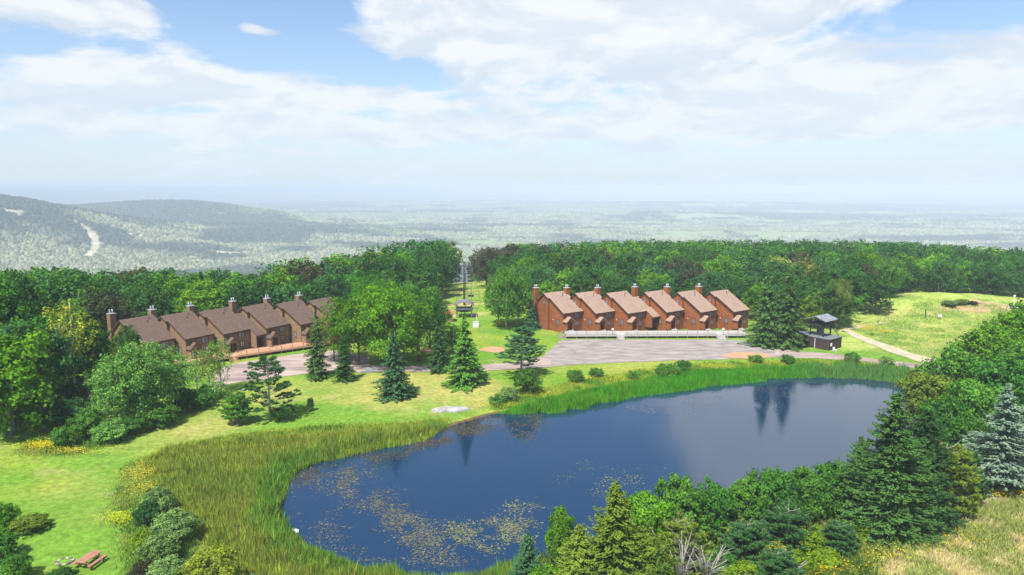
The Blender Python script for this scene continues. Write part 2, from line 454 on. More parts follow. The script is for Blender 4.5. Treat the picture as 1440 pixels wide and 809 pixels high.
M['gravel'] = pbr('grey_gravel', (0.265, 0.235, 0.215), 0.95, 0.28, 0.5, 0.6, 8, col2=(0.19, 0.166, 0.155), stretch=(.5, 1.2, 1))
M['gravel_pink'] = pbr('pinkish_gravel', (0.35, 0.275, 0.24), 0.95, 0.28, 0.3, 0.5, 6, col2=(0.20, 0.155, 0.14), stretch=(.35, 1.3, 1))
M['track'] = pbr('track_soil', (0.42, 0.34, 0.25), 0.95, 0.3, 0.5, 0.5, 6, col2=(0.33, 0.30, 0.19))
M['orange'] = pbr('orange_soil', (0.48, 0.20, 0.09), 0.95, 0.3, 0.7, 0.4, 6, col2=(0.40, 0.24, 0.16))
M['mud'] = pbr('muddy_bank', (0.14, 0.075, 0.03), 0.7, 0.4, 1.5, 0.5, 6)
M['rock'] = pbr('grey_rock', (0.33, 0.32, 0.31), 0.9, 0.35, 1.2, 0.8, 3)
M['stone_pale'] = pbr('pale_stone', (0.40, 0.37, 0.33), 0.9, 0.3, 4, 0.6, 8)
M['stone_dark'] = pbr('dark_stone', (0.17, 0.12, 0.10), 0.9, 0.3, 4, 0.6, 8)
M['picnic'] = pbr('red_stained_wood', (0.36, 0.17, 0.12), 0.8, 0.3, 2, stretch=(1, 8, 1))
M['white'] = pbr('white_paint', (0.72, 0.73, 0.72), 0.5, 0.08, 5)
M['hut_wall'] = siding_mat('dark_hut_boards', (0.075, 0.045, 0.045), (0.06, 0.036, 0.038), (0.045, 0.027, 0.03))
M['hut_side'] = pbr('hut_panel', (0.11, 0.078, 0.08), 0.85, 0.15, 2)
M['hut_roof'] = pbr('grey_felt_roof', (0.15, 0.16, 0.18), 0.85, 0.3, 1.2, 0.2, 8)
M['slate'] = pbr('blue_grey_shingles', (0.20, 0.215, 0.24), 0.8, 0.35, 1.5, 0.3, 9)
M['black_wood'] = pbr('dark_timber', (0.03, 0.032, 0.03), 0.7, 0.2, 4)
M['grey_metal'] = pbr('grey_metal', (0.16, 0.17, 0.18), 0.5, 0.2, 3, metal=0.3)
M['station_roof'] = pbr('lift_station_roof', (0.17, 0.155, 0.18), 0.6, 0.25, 1.2)
M['red_sheet'] = pbr('red_sheet_roof', (0.42, 0.12, 0.09), 0.6, 0.3, 2)
M['steel_dark'] = pbr('dark_painted_steel', (0.035, 0.04, 0.045), 0.5)

# water: dark clear body with a finely rippled mirror surface
m, t, out = new_mat('pond_water'); p = t.new('ShaderNodeBsdfPrincipled')
p.inputs['Base Color'].default_value = (0.004, 0.024, 0.062, 1); p.inputs['Roughness'].default_value = 0.04
p.inputs['IOR'].default_value = 1.5; p.inputs['Specular IOR Level'].default_value = 1.0
tc = t.new('ShaderNodeTexCoord')
vv = t.vmath('MULTIPLY', tc.outputs['Object'], (0.55, 1.3, 1))
b = t.new('ShaderNodeBump'); b.inputs['Strength'].default_value = 0.10; b.inputs['Distance'].default_value = 0.05
wn = t.math('MULTIPLY', t.noise(vv, 3.2, 4, 0.6, 0.3), t.ramp(t.noise(tc.outputs['Object'], 0.045, 3, 0.5), 0.35, 0.65, 0.25, 1.6))
t.l.new(t.math('ADD', wn, t.math('MULTIPLY', t.noise(vv, 0.7, 3, 0.5, 0.3), 0.8)), b.inputs['Height']); t.l.new(b.outputs[0], p.inputs['Normal'])
t.l.new(p.outputs[0], out.inputs[0]); M['water'] = m

# ------------------------------------------------------------------ terrain
def w_poly(px): return [p[:2] for p in W(px)]
REED_A = catmull(w_poly([(205, 655), (232, 636), (330, 622), (430, 612), (560, 606), (618, 602), (600, 622), (520, 638), (440, 660), (406, 680), (401, 735), (428, 770),
                 (490, 797), (560, 812), (650, 816), (720, 800), (760, 800), (740, 860), (560, 880), (400, 880), (350, 830), (300, 775), (255, 720), (215, 685)]), 3)
REED_B = catmull(w_poly([(668, 592), (735, 572), (800, 556), (880, 540), (960, 527), (1050, 520), (1150, 517), (1250, 521), (1330, 536), (1360, 560), (1325, 566), (1290, 551),
                 (1262, 543), (1200, 535), (1110, 535), (1060, 541), (1010, 545), (960, 553), (900, 560), (850, 572), (790, 584), (740, 586), (700, 587)]), 3)
DRY_PX = [((600, 548), 14, .6), ((480, 545), 11, .55), ((660, 550), 7, .7), ((560, 570), 6, .5), ((390, 560), 6, .5), ((240, 622), 9, .35), ((120, 690), 8, .25), ((150, 720), 6, .2),
          ((900, 515), 10, .3), ((300, 600), 8, .5), ((640, 560), 6, .5), ((690, 550), 6, .5)]
DRY = [(place(*c)[:2], r, a) for c, r, a in DRY_PX]
def ground_color(x, y, pd):
    sh = x.shape
    n1 = fbm(x / 11, y / 11, 5, 4); n2 = fbm(x / 3.1, y / 3.1, 9, 4); n3 = fbm(x / 40, y / 40, 13, 3); n4 = fbm(x / 0.9, y / 0.9, 19, 3)
    lawn = np.array([0.125, 0.238, 0.030]); lush = np.array([0.095, 0.215, 0.018]); dry = np.array([0.34, 0.30, 0.095]); bare = np.array([0.36, 0.28, 0.15])
    C = np.empty((*sh, 3)); C[:] = lawn
    def mixin(col, m):
        nonlocal C
        m = np.clip(m, 0, 1)[..., None]; C = C * (1 - m) + np.array(col) * m
    mixin(lush, smooth((n3 - 0.45) / 0.2) * 0.8)
    mixin((0.21, 0.27, 0.035), smooth((n1 - 0.45) / 0.25) * 0.7)
    for c, r, a in DRY:
        d = np.hypot(x - c[0], (y - c[1])) / r
        mixin(dry, a * smooth((1.25 - d + (n1 - 0.5) * 1.3 + (n2 - .5) * .7) / 1.1))
    mixin(bare, smooth((n2 - 0.66) / 0.1) * 0.25)
    # yard behind the road and lift run: fresher green, dry streaks
    run = smooth((y - 172) / 12) * (np.abs(x + 0.071 * y - 1) < 34)
    mixin((0.17, 0.27, 0.04), run * 0.8); mixin((0.36, 0.33, 0.12), run * smooth((fbm(x / 14, y / 5, 33, 3) - 0.5) / 0.12) * 0.8)
    # mound meadow on the right
    md = smooth((x - 62) / 14) * smooth((y - 143) / 7)
    mixin((0.26, 0.33, 0.07), md); mixin((0.38, 0.38, 0.13), md * smooth((fbm(x / 9, y / 5, 41, 4) - 0.5) / 0.13) * 0.6)
    mixin((0.14, 0.22, 0.045), md * smooth((fbm(x / 6, y / 4, 43, 4) - 0.57) / 0.1) * 0.8)
    sc_ = place(1385, 432); d = np.hypot((x - sc_[0]) / 9, (y - sc_[1]) / 3.5)
    mixin((0.42, 0.24, 0.19), smooth((1.3 - d + (n2 - 0.5) * 2.2) / 0.5) * 0.8)
    # rough meadow bottom right
    mr = smooth((x - 22) / 10) * smooth((88 - y) / 8) * smooth((pd - 4) / 6)
    mixin((0.31, 0.28, 0.10), mr); mixin((0.45, 0.38, 0.20), mr * smooth((n2 - 0.45) / 0.15) * 0.7); mixin((0.17, 0.20, 0.05), mr * smooth((n1 - 0.52) / 0.12) * 0.7)
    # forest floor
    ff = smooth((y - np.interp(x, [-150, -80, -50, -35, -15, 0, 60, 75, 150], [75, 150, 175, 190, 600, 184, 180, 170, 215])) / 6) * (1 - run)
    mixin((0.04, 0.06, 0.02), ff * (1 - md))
    # marsh soil and pond bed
    ra = np.minimum(poly_sd(x, y, REED_A), poly_sd(x, y, REED_B))
    mixin((0.26, 0.31, 0.045), smooth((3.2 - ra + (n2 - .5) * 3) / 2.5) * 0.7)
    mixin((0.07, 0.085, 0.02), smooth((0.6 - ra) / 1.2))
    mixin((0.12, 0.065, 0.03), smooth((1.0 - pd) / 1.2) * 0.9)
    mixin((0.02, 0.022, 0.012), smooth((-0.5 - pd) / 1.0))
    n5 = fbm((x + y * .4) / 5.0, (y - x * .2) / 0.8, 23, 3)     # mowing and wear streaks
    C *= (0.74 + 0.30 * n4 + 0.22 * n5)[..., None]
    return C.reshape(-1, 3)

def grid_mesh(name, xs, ys, mat, zoff=0.0):
    X, Y = np.meshgrid(xs, ys); pd = np.full(X.shape, 99.0)
    m = (X > -110) & (X < 130) & (Y > 30) & (Y < 170)
    pd[m] = pond_sd(X[m], Y[m])
    Z = H(X, Y, pd)
    V = np.stack([X, Y, Z + zoff], -1).reshape(-1, 3); nx, ny = len(xs), len(ys)
    i = np.arange((ny - 1) * (nx - 1)); r, c = i // (nx - 1), i % (nx - 1); a = r * nx + c
    F = np.stack([a, a + 1, a + nx + 1, a + nx], 1)
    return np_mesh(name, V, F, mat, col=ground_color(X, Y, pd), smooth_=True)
xs = np.unique(np.concatenate([np.arange(-260, -100, 2.0), np.arange(-100, 130, 0.55), np.arange(130, 262, 2.0)]))
ys = np.unique(np.concatenate([np.arange(-60, 50, 2.0), np.arange(50, 215, 0.55), np.arange(215, 421, 2.0)]))
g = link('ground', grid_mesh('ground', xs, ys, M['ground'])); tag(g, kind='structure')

def far_color(x, y):
    n = fbm(x / 420, y / 420, 51, 4); n2 = fbm(x / 130, y / 130, 53, 3); r = np.hypot(x, y)
    C = np.empty((*x.shape, 3)); C[:] = (0.045, 0.075, 0.022)
    def mixin(col, m):
        nonlocal C
        m = np.clip(m, 0, 1)[..., None]; C = C * (1 - m) + np.array(col) * m
    mixin((0.09, 0.11, 0.055), smooth((n2 - 0.45) / 0.2))
    mixin((0.03, 0.05, 0.03), smooth((0.45 - n) / 0.08) * 0.8)  # darker stands, with cloud shadow put into the ground colour
    fl = sunlit_field_mask(x, y)
    mixin((0.27, 0.33, 0.14), fl * 0.75)  # fields paler: sun patches painted into their colour
    mixin((0.42, 0.38, 0.27), run_mask(x, y))
    return C
def sunlit_field_mask(x, y):  # open fields, placed as painted sun patches between cloud shadows
    x = np.asarray(x, float); y = np.asarray(y, float)
    n = fbm(x / 700 + 4, y / 380 + 2, 61, 4); n2 = fbm(x / 160, y / 90, 63, 3)
    ang = np.degrees(np.arctan2(x, y))
    m = smooth((n - 0.54) / 0.06) * smooth((n2 - 0.36) / 0.1) * smooth((ang + 24) / 6)
    return m * smooth((np.hypot(x, y) - 1100) / 300)
def px_far(u, v, it=40):
    d = ray(u, v); ts = np.geomspace(900, 12000, 900)
    g_ = CAM_Z + d[2] * ts - H(d[0] * ts, d[1] * ts); i = int(np.argmax(g_ < 0)); t = ts[i]
    return np.array([d[0] * t, d[1] * t])
RUNS = [([(98, 309), (118, 318), (128, 328), (137, 345), (122, 362)], 15), ([(-5, 296), (22, 298), (26, 303)], 18), ([(180, 328), (205, 338)], 10), ([(130, 304), (146, 303)], 14), ([(297, 354), (330, 357), (352, 355)], 26)]
RUNW = [([px_far(*p) for p in pts], w) for pts, w in RUNS]
def run_mask(x, y):
    x = np.asarray(x, float); y = np.asarray(y, float)
    m = np.zeros(x.shape)
    for pts, w in RUNW:
        for a, b_ in zip(pts[:-1], pts[1:]):
            e = b_ - a; t_ = np.clip(((x - a[0]) * e[0] + (y - a[1]) * e[1]) / (e @ e + 1e-9), 0, 1)
            d = np.hypot(x - a[0] - t_ * e[0], y - a[1] - t_ * e[1])
            m = np.maximum(m, smooth((w * 1.25 - d) / (w * 0.5)))
    return m
az = np.concatenate([np.radians(np.arange(-48, 48, 0.22)), np.radians(np.arange(48, 312, 3.0))])
rr = np.geomspace(150, 24000, 230)
A, R_ = np.meshgrid(az, rr); X, Y = R_ * np.sin(A), R_ * np.cos(A)
Z = H(X, Y); Z = np.where((np.abs(X) < 255) & (Y > -56) & (Y < 415), Z - 6, Z)
na, nr = len(az), len(rr)
i = np.arange((nr - 1) * na); r, c = i // na, i % na; c2 = (c + 1) % na
F = np.stack([r * na + c, (r + 1) * na + c, (r + 1) * na + c2, r * na + c2], 1)
me = np_mesh('valley', np.stack([X, Y, Z], -1).reshape(-1, 3), F, M['far'], col=far_color(X, Y).reshape(-1, 3), smooth_=True)
tag(link('terrain', me), kind='structure')

# ---- far wood in the valley: one mass of low crowns
def valley_forest():
    n = 210000
    a = np.radians(RNG.uniform(-44, 44, n)); q = RNG.random(n)
    r = 430 * (9500 / 430) ** (q ** 0.62)
    x, y = r * np.sin(a), r * np.cos(a)
    keep = (sunlit_field_mask(x, y) < RNG.uniform(0.2, 1.0, n)) & (run_mask(x, y) < 0.3)
    lift = (np.abs(x + 0.071 * y) < 16) & (y < 1500)
    keep &= ~lift
    x, y, r = x[keep], y[keep], r[keep]; n = len(x)
    z = H(x, y)
    s = (3.4 + 2.4 * RNG.random(n)) * (1 + r / 5500.0); hgt = 6.0 + 7.0 * RNG.random(n) ** 1.5 + r * 0.0006
    k = 6
    ang = np.arange(k) * 2 * math.pi / k
    V = np.zeros((n, 2 * k + 1, 3)); off = RNG.uniform(0, 6.28, n)
    jit = RNG.uniform(0.75, 1.25, (n, k))
    for j in range(k):
        cx, sx = np.cos(ang[j] + off), np.sin(ang[j] + off)
        V[:, j] = np.stack([x + cx * s * jit[:, j], y + sx * s * jit[:, j], z + hgt * 0.15], 1)
        V[:, k + j] = np.stack([x + cx * s * 0.62 * jit[:, j], y + sx * s * 0.62 * jit[:, j], z + hgt * (0.78 + 0.14 * RNG.random(n))], 1)
    V[:, 2 * k] = np.stack([x, y, z + hgt], 1)
    tr = []
    for j in range(k):
        j2 = (j + 1) % k
        tr += [(j, j2, k + j2), (j, k + j2, k + j), (k + j, k + j2, 2 * k)]
    F = (np.arange(n)[:, None, None] * (2 * k + 1) + np.array(tr)[None]).reshape(-1, 3)
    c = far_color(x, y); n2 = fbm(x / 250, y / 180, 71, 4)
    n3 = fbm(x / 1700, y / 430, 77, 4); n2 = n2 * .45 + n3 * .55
    base = np.array([0.12, 0.145, 0.075]); lite = np.array([0.31, 0.32, 0.19]); dark = np.array([0.026, 0.044, 0.032])  # tree tones double as painted cloud-shadow and sunlit bands
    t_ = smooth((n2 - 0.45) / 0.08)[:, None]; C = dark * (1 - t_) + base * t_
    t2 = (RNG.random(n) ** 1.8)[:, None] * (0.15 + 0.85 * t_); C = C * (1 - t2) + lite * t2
    f = sunlit_field_mask(x, y)[:, None]; C = C * (1 - f * .6) + np.array([0.22, 0.28, 0.09]) * f * .6  # crowns at the painted sun patches take the pale field tone
    C = np.repeat(C, 2 * k + 1, 0)
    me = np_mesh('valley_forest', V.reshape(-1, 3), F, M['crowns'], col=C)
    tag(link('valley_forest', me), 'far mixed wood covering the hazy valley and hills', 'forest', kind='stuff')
valley_forest()

# ------------------------------------------------------------------ roads, parking, track
def ribbon(name, top, bot, mat, zoff=0.05, n=120, m=8, wob=0.35, seed=0, kind='structure', label=None):
    T = catmull([p[:2] for p in W(top)], 12, False); B = catmull([p[:2] for p in W(bot)], 12, False)
    def resamp(P, n):
        s = np.concatenate([[0], np.cumsum(np.hypot(*np.diff(P, axis=0).T))]); q = np.linspace(0, s[-1], n)
        return np.stack([np.interp(q, s, P[:, 0]), np.interp(q, s, P[:, 1])], 1)
    T, B = resamp(T, n), resamp(B, n)
    T = T + (fbm(T[:, 0] / 1.6, T[:, 1] / 1.6, 80 + seed, 3)[:, None] - 0.5) * wob * 2.2
    B = B + (fbm(B[:, 0] / 1.6, B[:, 1] / 1.6, 90 + seed, 3)[:, None] - 0.5) * wob * 2.2
    w_ = np.linspace(0, 1, m)[None, :, None]
    P = T[:, None] * (1 - w_) + B[:, None] * w_
    X, Y = P[..., 0], P[..., 1]
    V = np.stack([X, Y, H(X, Y) + zoff], -1).reshape(-1, 3)
    i = np.arange((n - 1) * (m - 1)); r, c = i // (m - 1), i % (m - 1); a = r * m + c
    F = np.stack([a, a + m, a + m + 1, a + 1], 1)
    o = link(name, np_mesh(name, V, F, mat, smooth_=True)); tag(o, label, kind=kind); return o
ribbon('gravel_parking', [(762, 502), (780, 487), (800, 478), (900, 478), (1000, 478), (1052, 480), (1075, 485), (1104, 491)],
       [(762, 517), (790, 515), (810, 513), (900, 509), (1000, 506), (1052, 505), (1075, 504), (1104, 502)], M['gravel'], 0.05, 160, 16, 0.4)
ribbon('gravel_road', [(1090, 491), (1130, 495), (1180, 499), (1230, 505), (1290, 512), (1345, 520), (1400, 532)],
       [(1090, 503), (1130, 504), (1180, 506), (1230, 512), (1290, 519), (1345, 527), (1400, 541)], M['gravel_pink'], 0.07, 160, 8, 0.3, 1)
ribbon('road', [(508, 513), (560, 515), (620, 515), (680, 513), (720, 510), (775, 500)],
       [(508, 524), (560, 524), (620, 523), (680, 522), (720, 520), (775, 517)], M['gravel_pink'], 0.09, 140, 8, 0.3, 2)
ribbon('left_parking', [(300, 524), (330, 512), (360, 507), (400, 501), (440, 496), (480, 494), (520, 503)],
       [(300, 546), (330, 539), (360, 535), (400, 530), (440, 525), (480, 523), (520, 525)], M['gravel_pink'], 0.06, 140, 14, 0.4, 3)
ribbon('dirt_track', [(1190, 462), (1204, 469), (1232, 480), (1262, 490), (1300, 502), (1345, 514)],
       [(1184, 465), (1198, 473), (1225, 485), (1256, 497), (1296, 510), (1345, 521)], M['track'], 0.08, 140, 6, 0.25, 4)
ribbon('dirt_path', [(1188, 461), (1205, 458), (1226, 455), (1250, 452)], [(1188, 465), (1208, 462), (1230, 458), (1252, 454)], M['track'], 0.08, 60, 5, 0.3, 5)
ribbon('forest_path', [(20, 590), (70, 566), (110, 556), (160, 544), (220, 535)], [(10, 603), (64, 578), (110, 567), (160, 555), (220, 545)], M['gravel_pink'], 0.06, 90, 6, 0.4, 6)
ribbon('orange_dirt', [(1014, 501), (1030, 497), (1050, 496), (1070, 498), (1086, 501)], [(1014, 502), (1030, 504), (1050, 505), (1070, 504.5), (1086, 502)], M['orange'], 0.12, 60, 6, 0.3, 7)
ribbon('orange_dirt', [(674, 492), (684, 489), (694, 488), (704, 489), (712, 491)], [(674, 493), (684, 495), (694, 496), (704, 495.5), (712, 493)], M['orange'], 0.06, 50, 5, 0.3, 8)
ribbon('orange_dirt', [(592, 493), (600, 491), (608, 492)], [(592, 494), (600, 497), (608, 494)], M['orange'], 0.06, 30, 4, 0.3, 9)
ribbon('muddy_bank', [(622, 599), (655, 590), (690, 581), (702, 578)], [(622, 604), (655, 596), (690, 586), (702, 583)], M['mud'], 0.05, 60, 4, 0.3, 10)
PUD = pbr('puddle_water', (0.20, 0.21, 0.22), 0.03, spec=1.0)
for k_, (u, v, a, b_) in enumerate([(522, 519, 2.0, .5), (594, 520, 2.4, .35), (615, 520, 1.2, .25), (520, 523, 1.6, .3), (607, 516.5, 1.5, .2)]):
    c = place(u, v); th = np.linspace(0, 6.283, 25)[:-1]
    rr_ = 1 + 0.3 * np.sin(th * 3 + k_) + 0.15 * np.sin(th * 5 + 2 * k_)
    V = np.stack([c[0] + a * rr_ * np.cos(th), c[1] + 2.2 * b_ * rr_ * np.sin(th), np.full(24, c[2] + 0.105)], 1)
    o = link('puddle', np_mesh('puddle', V, np.arange(24)[None], PUD)); tag(o, kind='structure')

# ------------------------------------------------------------------ pond water
P = np.array(POND); cen = P.mean(0)
sgn = 1.03
X, Y = np.meshgrid(np.arange(P[:, 0].min() - 3, P[:, 0].max() + 3, 1.0), np.arange(P[:, 1].min() - 3, P[:, 1].max() + 3, 1.0))
d = pond_sd(X, Y); ok = d < 1.6
nx = X.shape[1]; idx = np.arange(X.size).reshape(X.shape)
q = ok[:-1, :-1] & ok[1:, :-1] & ok[:-1, 1:] & ok[1:, 1:]
F = np.stack([idx[:-1, :-1][q], idx[:-1, 1:][q], idx[1:, 1:][q], idx[1:, :-1][q]], 1)
V = np.stack([X.ravel(), Y.ravel(), np.full(X.size, WATER_Z)], 1)
used = np.unique(F); mp = -np.ones(len(V), int); mp[used] = np.arange(len(used))
tag(link('water', np_mesh('water', V[used], mp[F], M['water'], smooth_=True)), kind='structure')

# ------------------------------------------------------------------ foliage generators (unit height)
def diamonds(C, N, size, asp, rng, jit=0.5):
    n = len(C); N = N + rng.normal(0, jit, (n, 3)); N /= np.linalg.norm(N, axis=1)[:, None] + 1e-9
    r = rng.normal(0, 1, (n, 3)); T = np.cross(N, r); T /= np.linalg.norm(T, axis=1)[:, None] + 1e-9
    B = np.cross(N, T); s = (size * (0.55 + 0.9 * rng.random(n)))[:, None] if np.isscalar(size) else (size * rng.uniform(0.75, 1.25, n))[:, None]
    bend = N * s * 0.12
    V = np.stack([C - T * s * 0.5 - bend, C + B * s * 0.5 * asp, C + T * s * 0.5 - bend, C - B * s * 0.5 * asp], 1).reshape(-1, 3)
    F = np.arange(4 * n).reshape(n, 4)
    return V, F
def diamonds_dir(C, D, N, size, asp, rng, jit=0.25):
    """leaves laid along direction D with normals near N"""
    n = len(C); D = D + rng.normal(0, jit, (n, 3)); D /= np.linalg.norm(D, axis=1)[:, None] + 1e-9
    N = N + rng.normal(0, jit, (n, 3)); B = np.cross(N, D); B /= np.linalg.norm(B, axis=1)[:, None] + 1e-9
    s = (size * rng.uniform(0.7, 1.3, n))[:, None]
    V = np.stack([C - D * s * 0.5, C + B * s * 0.5 * asp, C + D * s * 0.5, C - B * s * 0.5 * asp], 1).reshape(-1, 3)
    return V, np.arange(4 * n).reshape(n, 4)
def round_crown(seed, n=4200, z0=0.16, R=0.34, leaf=0.032, lobes=20, lobe_r=(0.26, 0.42), top=1.0, squash=1.0, shape=1.0, flat=0.75, mat='leaf', tufts=13, tuft_r=0.24, lv=1.0):
    rng = np.random.default_rng(seed)
    zc = (z0 + top) / 2; hz = (top - z0) / 2
    L = []
    for i in range(lobes):
        t_ = (i + 0.5) / lobes; ct = 1 - 2 * t_ * 0.92; st = math.sqrt(max(0, 1 - ct * ct)); ph = i * 2.39996 + rng.uniform(-.3, .3)
        k = rng.uniform(0.55, 0.88); lr = rng.uniform(*lobe_r) * (0.85 + 0.3 * st)
        L.append((R * k * st * math.cos(ph) * rng.uniform(.8, 1.15), R * k * st * math.sin(ph) * rng.uniform(.8, 1.15), zc + hz * (k + 0.02) * ct * shape, lr * R))
    L.append((0, 0, zc, R * 0.5)); L = np.array(L)
    w = L[:, 3] ** 2; per = np.round(n * w / w.sum()).astype(int)
    Cs, Ns, vv = [], [], []
    zs = hz / R * 0.62 + 0.38 if hz > R else 1.0
    for (lx, ly, lz, lr), k in zip(L, per):
        nc = tufts; dc = rng.normal(0, 1, (nc, 3)); dc /= np.linalg.norm(dc, axis=1)[:, None]
        dc[:, 2] = np.where(rng.random(nc) < flat, np.abs(dc[:, 2]), dc[:, 2])
        rc = lr * rng.uniform(0.72, 1.18, nc); cv = rng.normal(0, 0.16, nc)
        ci = rng.integers(0, nc, k); g_ = rng.normal(0, 1, (k, 3)) * lr * tuft_r
        g_[:, 2] *= 0.75
        sc3 = np.array([1, 1, min(zs, 1.5) * squash])
        pos = (dc * rc[:, None])[ci] + g_
        out_ = dc[ci] * 0.6 + g_ / (lr * tuft_r) * 0.35 + np.array([0, 0, 0.35])
        Cs.append(np.array([lx, ly, lz]) + pos * sc3); Ns.append(out_); vv.append(np.clip(rng.normal(0.5, 0.17, k) + cv[ci] + rng.uniform(-0.22, 0.22) * lv, 0, 1))
    C = np.concatenate(Cs); N = np.concatenate(Ns); v_ = np.concatenate(vv)
    # drop leaves deep inside neighbouring lobes
    ins = np.zeros(len(C), int)
    for lx, ly, lz, lr in L: ins += (((C - [lx, ly, lz]) / [1, 1, min(zs, 1.5) * squash]) ** 2).sum(1) < (lr * 0.66) ** 2
    keep = (ins == 0) | (rng.random(len(C)) < 0.12)
    keep &= C[:, 2] > z0 * 0.35
    C, N, v_ = C[keep], N[keep], v_[keep]
    V, F = diamonds(C, N, leaf, 0.75, rng, 0.55)
    V[:, 2] = np.maximum(V[:, 2], 0.0)
    V[:, 2] *= 1.0 / max(V[:, 2].max(), 1e-6)
    return np_mesh('crown', V, F, M[mat], face_v=v_), L
def trunk_mesh(seed, L=None, mat='bark', r=0.016, h=0.8, nl=7, stems=1):
    rng = np.random.default_rng(seed); mb = MB()
    for s in range(stems):
        ox, oy = (0, 0) if stems == 1 else (rng.uniform(-.10, .10), rng.uniform(-.10, .10))
        lean = rng.uniform(-.03, .03, 2)
        pts = [(ox * (0.4 + t_) + lean[0] * t_ + 0.008 * math.sin(7 * t_ + s), oy * (0.4 + t_) + lean[1] * t_, h * t_) for t_ in np.linspace(0, 1, 7)]
        pts[0] = (pts[0][0], pts[0][1], -0.02)
        mb.tube(pts, [r * (1.35, 1.0, .88, .74, .55, .36, .15)[i] for i in range(7)], 7)
    if L is not None:
        idx = np.argsort(-L[:, 3])[:nl]
        for i in idx:
            lx, ly, lz, _ = L[i]; zb = max(0.12, lz * rng.uniform(0.35, 0.6))
            mb.tube([(0, 0, zb), (lx * .45, ly * .45, zb + (lz - zb) * .55), (lx * .9, ly * .9, lz)], [r * .5, r * .34, r * .12], 5)
    return mb.mesh('trunk', M[mat], True)
def spruce_crown(seed, levels=24, R=0.24, leaf=0.03, z0=0.06, droop=0.28, dens=1.0, pw=0.9, open_=0.0, asp=0.42):
    rng = np.random.default_rng(seed); C, D, N, S = [], [], [], []
    ph1, ph2, gapa = rng.uniform(0, 6.28, 3); lx, ly = rng.uniform(-.02, .02, 2)
    for i in range(levels):
        t_ = (i + rng.uniform(-.45, .45)) / levels; zt = z0 + (1 - z0) * max(0, t_)
        r = R * max(0.0, 1 - t_) ** pw + 0.012
        nb = max(5, int((7 + 15 * (1 - t_)) * dens))
        for j in range(nb):
            a = rng.uniform(0, 6.283); rb = r * rng.uniform(0.55, 1.22) * (1 + .16 * math.sin(2 * a + ph1 + 5 * t_) + .12 * math.sin(3 * a + ph2 - 9 * t_)) * (.55 if (math.cos(a - gapa - 4 * t_) > .86 and rng.random() < .6) else 1.0); zb = zt + rng.uniform(-.5, .5) / levels
            if open_ and rng.random() < open_: continue
            ns = max(2, int(rb / (leaf * 0.42)))
            s = (np.arange(ns) + rng.random(ns)) / ns; s = 0.12 + 0.9 * s
            for side in (-1, 0, 1):
                off = side * (1.05 - s) * rb * 0.30
                x = np.cos(a) * rb * s - np.sin(a) * off + lx * t_; y = np.sin(a) * rb * s + np.cos(a) * off + ly * t_
                z = zb - droop * rb * s ** 1.4 + 0.12 * rb * s ** 4 - abs(side) * 0.012
                C.append(np.stack([x, y, z], 1)); k = len(s)
                aa = a + side * 0.55
                D.append(np.tile([math.cos(aa), math.sin(aa), -droop * 0.7], (k, 1))); N.append(np.tile([0.25 * math.cos(a), 0.25 * math.sin(a), 1.0], (k, 1)))
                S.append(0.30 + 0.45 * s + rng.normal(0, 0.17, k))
    k = 60; C.append(np.stack([rng.normal(0, .006, k), rng.normal(0, .006, k), rng.uniform(.93, 1.0, k)], 1)); D.append(np.tile([0, 0, 1.0], (k, 1)) + rng.normal(0, .5, (k, 3)))
    N.append(rng.normal(0, 1, (k, 3))); S.append(np.full(k, .6))
    C, D, N, S = map(np.concatenate, (C, D, N, S))
    V, F = diamonds_dir(C, D, N, leaf * 1.25, asp, rng, 0.32); V[:, 2] = np.maximum(V[:, 2], 0.0)
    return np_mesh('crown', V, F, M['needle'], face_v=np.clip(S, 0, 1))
def pine_tree(seed, R=0.34, nb=46, z0=0.22, puff=0.055, leaf=0.035, npf=34, pw=0.6, up=0.35):
    rng = np.random.default_rng(seed); C, D, vv = [], [], []; mb = MB()
    mb.tube([(0, 0, -.02), (0.004, 0, .25), (0, .004, .6), (0, 0, .97)], [.02, .015, .009, .002], 7)
    for i in range(nb):
        t_ = (i + .5) / nb; zb = z0 + (0.93 - z0) * t_; a = i * 2.4 + rng.uniform(-.4, .4)
        rb = R * (1 - t_) ** pw * rng.uniform(.7, 1.15) * (0.75 + 0.25 * min(1, t_ * 5)) + 0.03
        dz = rb * rng.uniform(up - .15, up + .2)
        tip = np.array([math.cos(a) * rb, math.sin(a) * rb, zb + dz])
        mb.tube([(0, 0, zb), (tip[0] * .5, tip[1] * .5, zb + dz * .3), tuple(tip)], [.0055, .004, .002], 4, False)
        pf = [tip] + [np.array([math.cos(a + q) * rb * s, math.sin(a + q) * rb * s, zb + dz * s * .8 + rng.uniform(0, .02)]) for s in (0.9, .78, .66, .5) for q in (-.3, .28) if rng.random() < .85]
        for p_ in pf:
            k = npf; d = rng.normal(0, 1, (k, 3)); d[:, 2] = np.abs(d[:, 2]) * .9 + .1; d /= np.linalg.norm(d, axis=1)[:, None]
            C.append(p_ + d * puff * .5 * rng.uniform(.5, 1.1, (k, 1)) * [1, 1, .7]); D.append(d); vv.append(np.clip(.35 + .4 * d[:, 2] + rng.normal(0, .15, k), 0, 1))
    C, D, vv = map(np.concatenate, (C, D, vv)); N = rng.normal(0, 1, C.shape)
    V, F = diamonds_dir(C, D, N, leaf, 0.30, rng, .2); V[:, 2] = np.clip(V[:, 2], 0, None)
    V[:, 2] /= V[:, 2].max()
    return np_mesh('crown', V, F, M['needle'], face_v=vv), mb.mesh('trunk', M['bark_grey'], True)

